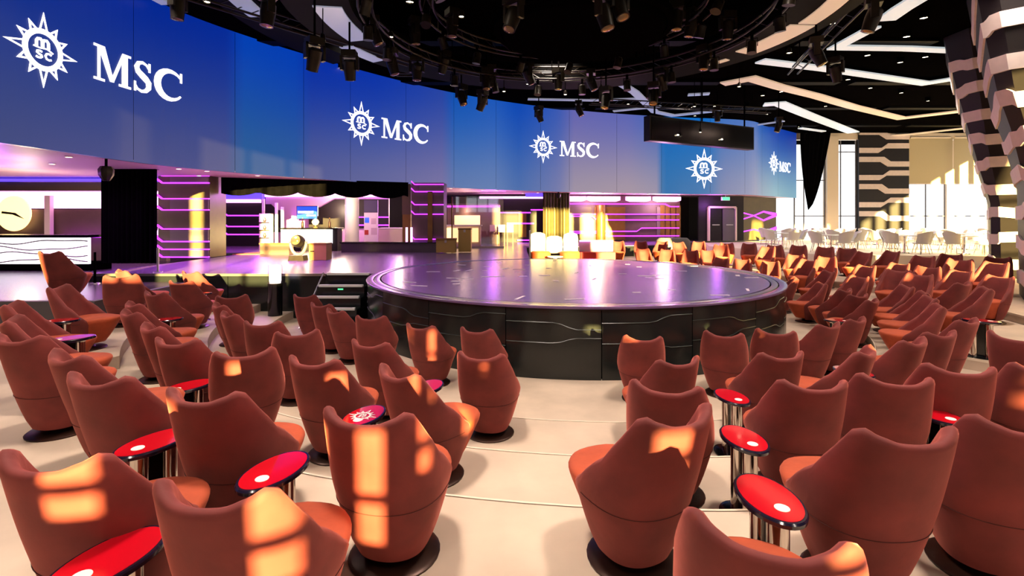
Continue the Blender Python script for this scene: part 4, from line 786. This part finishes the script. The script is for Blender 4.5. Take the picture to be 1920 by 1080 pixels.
def ring_arc(name, lab, r0, r1, a0, a1, z, m_, h_=.08):
    n = max(6, int(abs(a1 - a0) / 3)); vs = []; fs = []
    for i in range(n + 1):
        a = math.radians(a0 + (a1 - a0) * i / n)
        for r_, zz in ((r0, z), (r1, z), (r1, z + h_), (r0, z + h_)): vs.append((CX + r_ * math.cos(a), CY + r_ * math.sin(a), zz))
    for i in range(n):
        for q in range(4): fs.append((4 * i + q, 4 * i + (q + 1) % 4, 4 * i + 4 + (q + 1) % 4, 4 * i + 4 + q))
    fs += [(0, 3, 2, 1), (4 * n, 4 * n + 1, 4 * n + 2, 4 * n + 3)]
    return MB().add(vs, fs)
rg = tag(ob('ceiling_ring', ring_arc('', '', 5.1, 6.6, -180, 180, 7.3, '', .5), 'ceiling_panel'), 'big dark ceiling ring with curved pale bands above the round stage', 'ceiling feature')
for a0, a1, r0, r1, m_ in ((-20, 2, 5.75, 6.2, 'band_cream'), (3, 24, 5.6, 6.25, 'band_cream'), (166, 188, 5.3, 5.95, 'band_grey'), (150, 163, 6.05, 6.5, 'band_grey'), (30, 36, 5.9, 6.1, 'band_cream')): ob('light_band', ring_arc('', '', r0, r1, a0, a1, 7.27, m_, .03), m_, rg)
for a in range(0, 360, 30): ob('hanger', MB().box((CX + 5.9 * math.cos(math.radians(a)), CY + 5.9 * math.sin(math.radians(a)), 8.1), (.06, .06, .8)), 'black', rg)
oa = tag(ob('outer_ceiling_arc', ring_arc('', '', 7.3, 8.3, 150, 200, 7.5, '', .4), 'ceiling_panel'), 'outer dark ceiling arc with grey band at the upper left', 'ceiling feature'); ob('light_band', ring_arc('', '', 7.4, 7.9, 178, 189, 7.47, '', .03), 'band_grey', oa)
for a in (155, 175, 195): ob('hanger', MB().box((CX + 7.8 * math.cos(math.radians(a)), CY + 7.8 * math.sin(math.radians(a)), 8.2), (.06, .06, .6)), 'black', oa)
dm = thing('ceiling_dome', 'round black ceiling disc above the centre of the stage', 'ceiling feature', (CX + .4, CY + .3, 6.9)); ob('disc', MB().lathe([(1.5, 0), (1.95, .08), (2.05, .25), (2.05, .5)], 56), 'black', dm); ob('rim', MB().lathe([(2.05, .2), (2.2, .22), (2.2, .4), (2.05, .42)], 56, cap=False), 'black', dm); ob('stem', MB().lathe([(.4, .5), (.4, 1.6)], 16), 'black', dm)
def truss_ring(lab, R, z, a0=0, a1=360):
    t = thing('ring_truss', lab, 'truss', (CX, CY, z)); n = 56; full = a1 - a0 == 360
    for r_, dz in ((R - .15, 0), (R + .15, 0), (R, .28)): ob('chord', MB().tube([(r_ * math.cos(math.radians(a0 + (a1 - a0) * i / n)), r_ * math.sin(math.radians(a0 + (a1 - a0) * i / n)), dz) for i in range(n if full else n + 1)], .028, 6, full), 'black_rig', t)
    mb = MB()
    for i in range(72):
        a = math.radians(a0 + (a1 - a0) * i / 72); b_ = math.radians(a0 + (a1 - a0) * (i + 1) / 72); r_ = R - .15 if i % 2 else R + .15; mb.tube([(r_ * math.cos(a), r_ * math.sin(a), 0), (R * math.cos(b_), R * math.sin(b_), .28)], .012, 4)
    ob('lacing', mb, 'black_rig', t, kind='stuff')
    for k in range(6): a = math.radians(a0 + (a1 - a0) * (k + .5) / 6); ob('hanger', MB().box((R * math.cos(a), R * math.sin(a), .28 + (8.5 - z - .28) / 2), (.03, .03, 8.5 - z - .28)), 'black', t)
truss_ring('inner ring truss carrying stage lights around the black ceiling disc', 3.4, 7.5)
truss_ring('outer ring truss carrying stage lights above the stage rim', 4.75, 7.15)
def bar_truss(lab, a, b_, z):
    l = math.hypot(b_[0] - a[0], b_[1] - a[1]); t = thing('bar_truss', lab, 'truss', ((a[0] + b_[0]) / 2, (a[1] + b_[1]) / 2, z), math.atan2(b_[1] - a[1], b_[0] - a[0]))
    for y, dz in ((-.15, 0), (.15, 0), (0, .26)): ob('chord', MB().tube([(-l / 2, y, dz), (l / 2, y, dz)], .03), 'black_rig', t)
    mb = MB(); n = int(l / .35)
    for i in range(n): mb.tube([(-l / 2 + l * i / n, -.15 if i % 2 else .15, 0), (-l / 2 + l * (i + 1) / n, 0, .26)], .013, 4)
    ob('lacing', mb, 'black_rig', t, kind='stuff')
    for x in (-l * .4, l * .4): ob('hanger', MB().box((x, 0, .26 + (8.5 - z - .26) / 2), (.03, .03, 8.5 - z - .26)), 'black', t)
bar_truss('straight lighting truss running above the left stage lights', (-8.3, 9.5), (-3.2, 15.8), 7.3)
bar_truss('straight lighting truss above the back of the stage', (-4.0, 17.2), (5.5, 17.2), 7.4)
bar_truss('straight lighting truss right of the ceiling ring', (7.6, 9.5), (9.8, 17.5), 7.5)
bar_truss('straight lighting truss in front of the black hanging box', (3.5, 22.4), (12.5, 24.4), 7.6)
hb = thing('hanging_black_box', 'long black box hanging in front of the video wall at right', 'display', (8.05, 21.25, 5.55), math.atan2(2.7, 5.5)); ob('case', MB().box((0, 0, .5), (6.0, .35, 1.0)), 'black_rig', hb); ob('face', MB().box((0, -.18, .5), (5.85, .02, .88)), 'black_gloss', hb)
for x in (-2.6, 0, 2.6): ob('hanger', MB().box((x, 0, .84 + 1.02), (.05, .05, 2.06)), 'black', hb)
for x in (-1.6, .9): ob('bulb', MB().lathe([(.02, -.02), (.05, 0), (.02, .03)], 8, (x, -.25, .3)), 'bulb', hb)
# moving heads
mh = thing('moving_head_light', 'x', 'stage light')
ob('base', MB().box((0, 0, .3), (.34, .3, .16)), 'black_rig', mh)
ob('yoke', MB().box((-.19, 0, .08), (.06, .14, .34)).box((.19, 0, .08), (.06, .14, .34)).box((0, 0, .23), (.42, .14, .05)), 'black_rig', mh)
h_ = ob('head', MB().lathe([(.09, .17), (.145, .12), (.15, -.05), (.125, -.3), (.13, -.33)], 18), 'black_rig', mh); ob('lens', MB().lathe([(.115, -.325), (.07, -.345), (.01, -.35)], 16), 'lens', h_)
MH = tree_of(mh); rng = random.Random(3); pole_m = MB().lathe([(.025, 0), (.025, 1)], 8).mesh('pole', 'black')
SP = ['left', 'centre', 'right']
for i, (x, y, z) in enumerate([(-7.28,10.92,7.11),(-4.99,10.26,6.7),(-4.3,10.92,5.99),(-3.99,12.31,6.18),(-3.27,13.64,6.69),(-2.78,14.66,6.82),(-1.55,13.02,7.5),(-2.1,15.51,7.27),(-1.71,16.92,6.6),(-0.84,16.44,7.0),(-0.99,16.92,6.42),(-0.67,16.56,7.13),(0.51,16.11,7.08),(1.57,16.92,7.14),(2.65,16.81,7.07),(3.0,22.56,7.39),(3.02,16.11,6.31),(4.34,15.38,6.25),(0.03,9.86,6.43),(1.74,9.52,6.34),(4.12,12.57,7.5),(4.65,13.01,7.5),(5.68,13.19,7.5),(5.55,14.49,7.08),(2.04,9.6,6.55),(7.6,12.53,6.58),(9.49,14.71,6.8),(7.58,10.51,6.69),(4.66,15.66,6.78),(9.83,24,7.45),(12.77,24,6.94),(-2.63,13.57,7.5),(-3.44,12.43,7.07),(1.2,22.56,7.15)]):
    if i == 0: r_ = mh; mh.location = (x, y, z)
    else: r_ = dup(mh, MH, (x, y, z))
    r_.rotation_euler = (0, 0, rng.uniform(0, 6.28)); r_['label'] = 'dark moving head stage light hanging from the ceiling rig'; r_['group'] = 'moving head lights in the ceiling rig'
    for c in kids(r_):
        if c.name.startswith('head'): c.rotation_euler = (rng.uniform(-.5, .5), 0, 0)
    p = bpy.data.objects.new('pole', pole_m); COL.objects.link(p); p.parent = r_; p.location = (0, 0, .37); rr = math.hypot(x - CX, y - CY); p.scale = (1, 1, (7.31 if 4.9 < rr < 6.8 else 6.95 if rr < 2.2 else 8.5) - z - .37)
# par cans: short cylinders clamped along the trusses
pc = thing('par_can', 'x', 'stage light'); hp = ob('can', MB().lathe([(.07, .16), (.11, .12), (.115, -.16), (.12, -.17)], 16), 'black_rig', pc); ob('lens', MB().lathe([(.1, -.15), (.02, -.14)], 14), 'lens', hp); ob('bracket', MB().tube([(-.13, 0, 0), (-.13, 0, .2), (.13, 0, .2), (.13, 0, 0)], .012), 'black', pc); ob('clamp', MB().box((0, 0, .27), (.06, .06, .16)), 'black', pc)
PC = tree_of(pc); k = 0
for R, z, n in ((3.4, 7.15, 14), (4.75, 6.8, 20)):
    for i in range(n):
        a = 2 * PI * i / n + .1; loc = (CX + R * math.cos(a), CY + R * math.sin(a), z)
        r_ = pc if k == 0 else dup(pc, PC, loc); r_.location = loc; r_.rotation_euler = (0, 0, rng.uniform(0, 6.28)); r_['label'] = 'short dark spotlight can clamped under a ring truss'; r_['group'] = 'spotlight cans on the ring trusses'; k += 1
        for c in kids(r_):
            if c.name.startswith('can'): c.rotation_euler = (rng.uniform(-.5, .5), 0, 0)
DOWNL = [(-6.19,16.4),(-3.9,16.16),(0.69,21.76),(-0.37,23.03),(9.66,15.06),(9.8,17.72),(12.04,14.66),(12.76,18.0),(14.56,18.8),(14.99,18.18),(15.01,16.35),(18.15,19.13),(16.06,22.47),(18.11,23.32),(20.66,24.9),(20.33,21.76),(10.06,22.2),(12.42,23.13),(12.2,26.07),(10.52,25.83),(14.27,28.06),(10.54,26.07),(9.4,25.83),(10.4,28.49),(18.18,31.77),(20.04,34.12),(16.31,26.07),(20.59,28.06),(3.65,15.27),(5.93,25.59),(4.34,23.32),(11.91,23.82),(-8.22,13.51),(-2.77,13.58),(-6.63,19.46),(15.36,24.68),(14.14,21.1),(12.72,16.16)]
d0 = thing('ceiling_downlight', 'small round downlight glowing in the black ceiling', 'light', (0, 0, 8.3), 0, 'ceiling downlights'); ob('trim_ring', MB().lathe([(.11, 0), (.12, .01), (.12, .2)], 16, cap=False), 'black', d0); ob('bulb', MB().lathe([(.1, .03), (.1, .035)], 16), 'bulb', d0)
DT = tree_of(d0)
for i, (x, y) in enumerate(DOWNL):
    if i == 0: d0.location = (x, y, 8.3)
    else: dup(d0, DT, (x, y, 8.3))
s0_ = thing('soffit_downlight', 'small round downlight glowing in the soffit below the video wall', 'light', (0, 0, 3.92), 0, 'soffit downlights'); ob('trim_ring', MB().lathe([(.07, 0), (.075, .005), (.075, .05)], 16, cap=False), 'white', s0_); ob('bulb', MB().lathe([(.06, .008), (.06, .012)], 14), 'bulb', s0_)
DT = tree_of(s0_)
for i, (x, y) in enumerate([(-12.43,13.55),(-10.66,12.06),(-12.0,14.71),(-11.45,15.92),(-9.89,14.88),(-9.49,15.59),(-10.72,17.16),(-8.69,17.13),(-2.96,24.24),(-1.5,25.25),(-0.77,25.92),(1.44,28.08),(5.17,28.6),(5.82,28.99),(7.13,29.28),(8.02,29.43),(10.09,30.28),(0.61,28.6)]):
    if i == 0: s0_.location = (x, y, 3.92)
    else: dup(s0_, DT, (x, y, 3.92))

# tiny bulbs added below the rig for bright spots the ring hides
ps0 = thing('added_bulb', 'x', 'light'); ob('can', MB().lathe([(.03, .16), (.06, .12), (.065, 0)], 12, cap=False), 'black_rig', ps0); ob('bulb', MB().lathe([(.055, .015), (.02, .0)], 12), 'bulb', ps0); PT = tree_of(ps0)
for i, (x, y, z) in enumerate([(-4.34,11.5,6.54),(-3.14,13,7.15),(-1.16,11.5,7.07),(-1.91,16,6.71),(0.54,17,7.01),(-0.28,17.5,6.89),(3.02,17,6.83),(3.28,17.5,6.63),(8.98,14,7.89),(7.74,14,7.07),(-6.69,11,7.19),(-2.35,11.5,7.41),(3.11,13,7.4),(1.86,17.5,6.78),(8.16,18,7.19),(7.28,20,6.93),(7.59,20.2,5.94)]):
    r_ = ps0 if i == 0 else dup(ps0, PT, (x, y, z)); r_.location = (x, y, z); r_['label'] = 'tiny added bulb glowing warm white on a rod below the dark rig'; r_['group'] = 'added bulbs below the rig'
    rr = math.hypot(x - CX, y - CY); p = bpy.data.objects.new('rod', pole_m); COL.objects.link(p); p.parent = r_; p.location = (0, 0, .14); p.scale = (.5, .5, (7.31 if 5.1 < rr < 6.6 else 8.5) - z - .14)
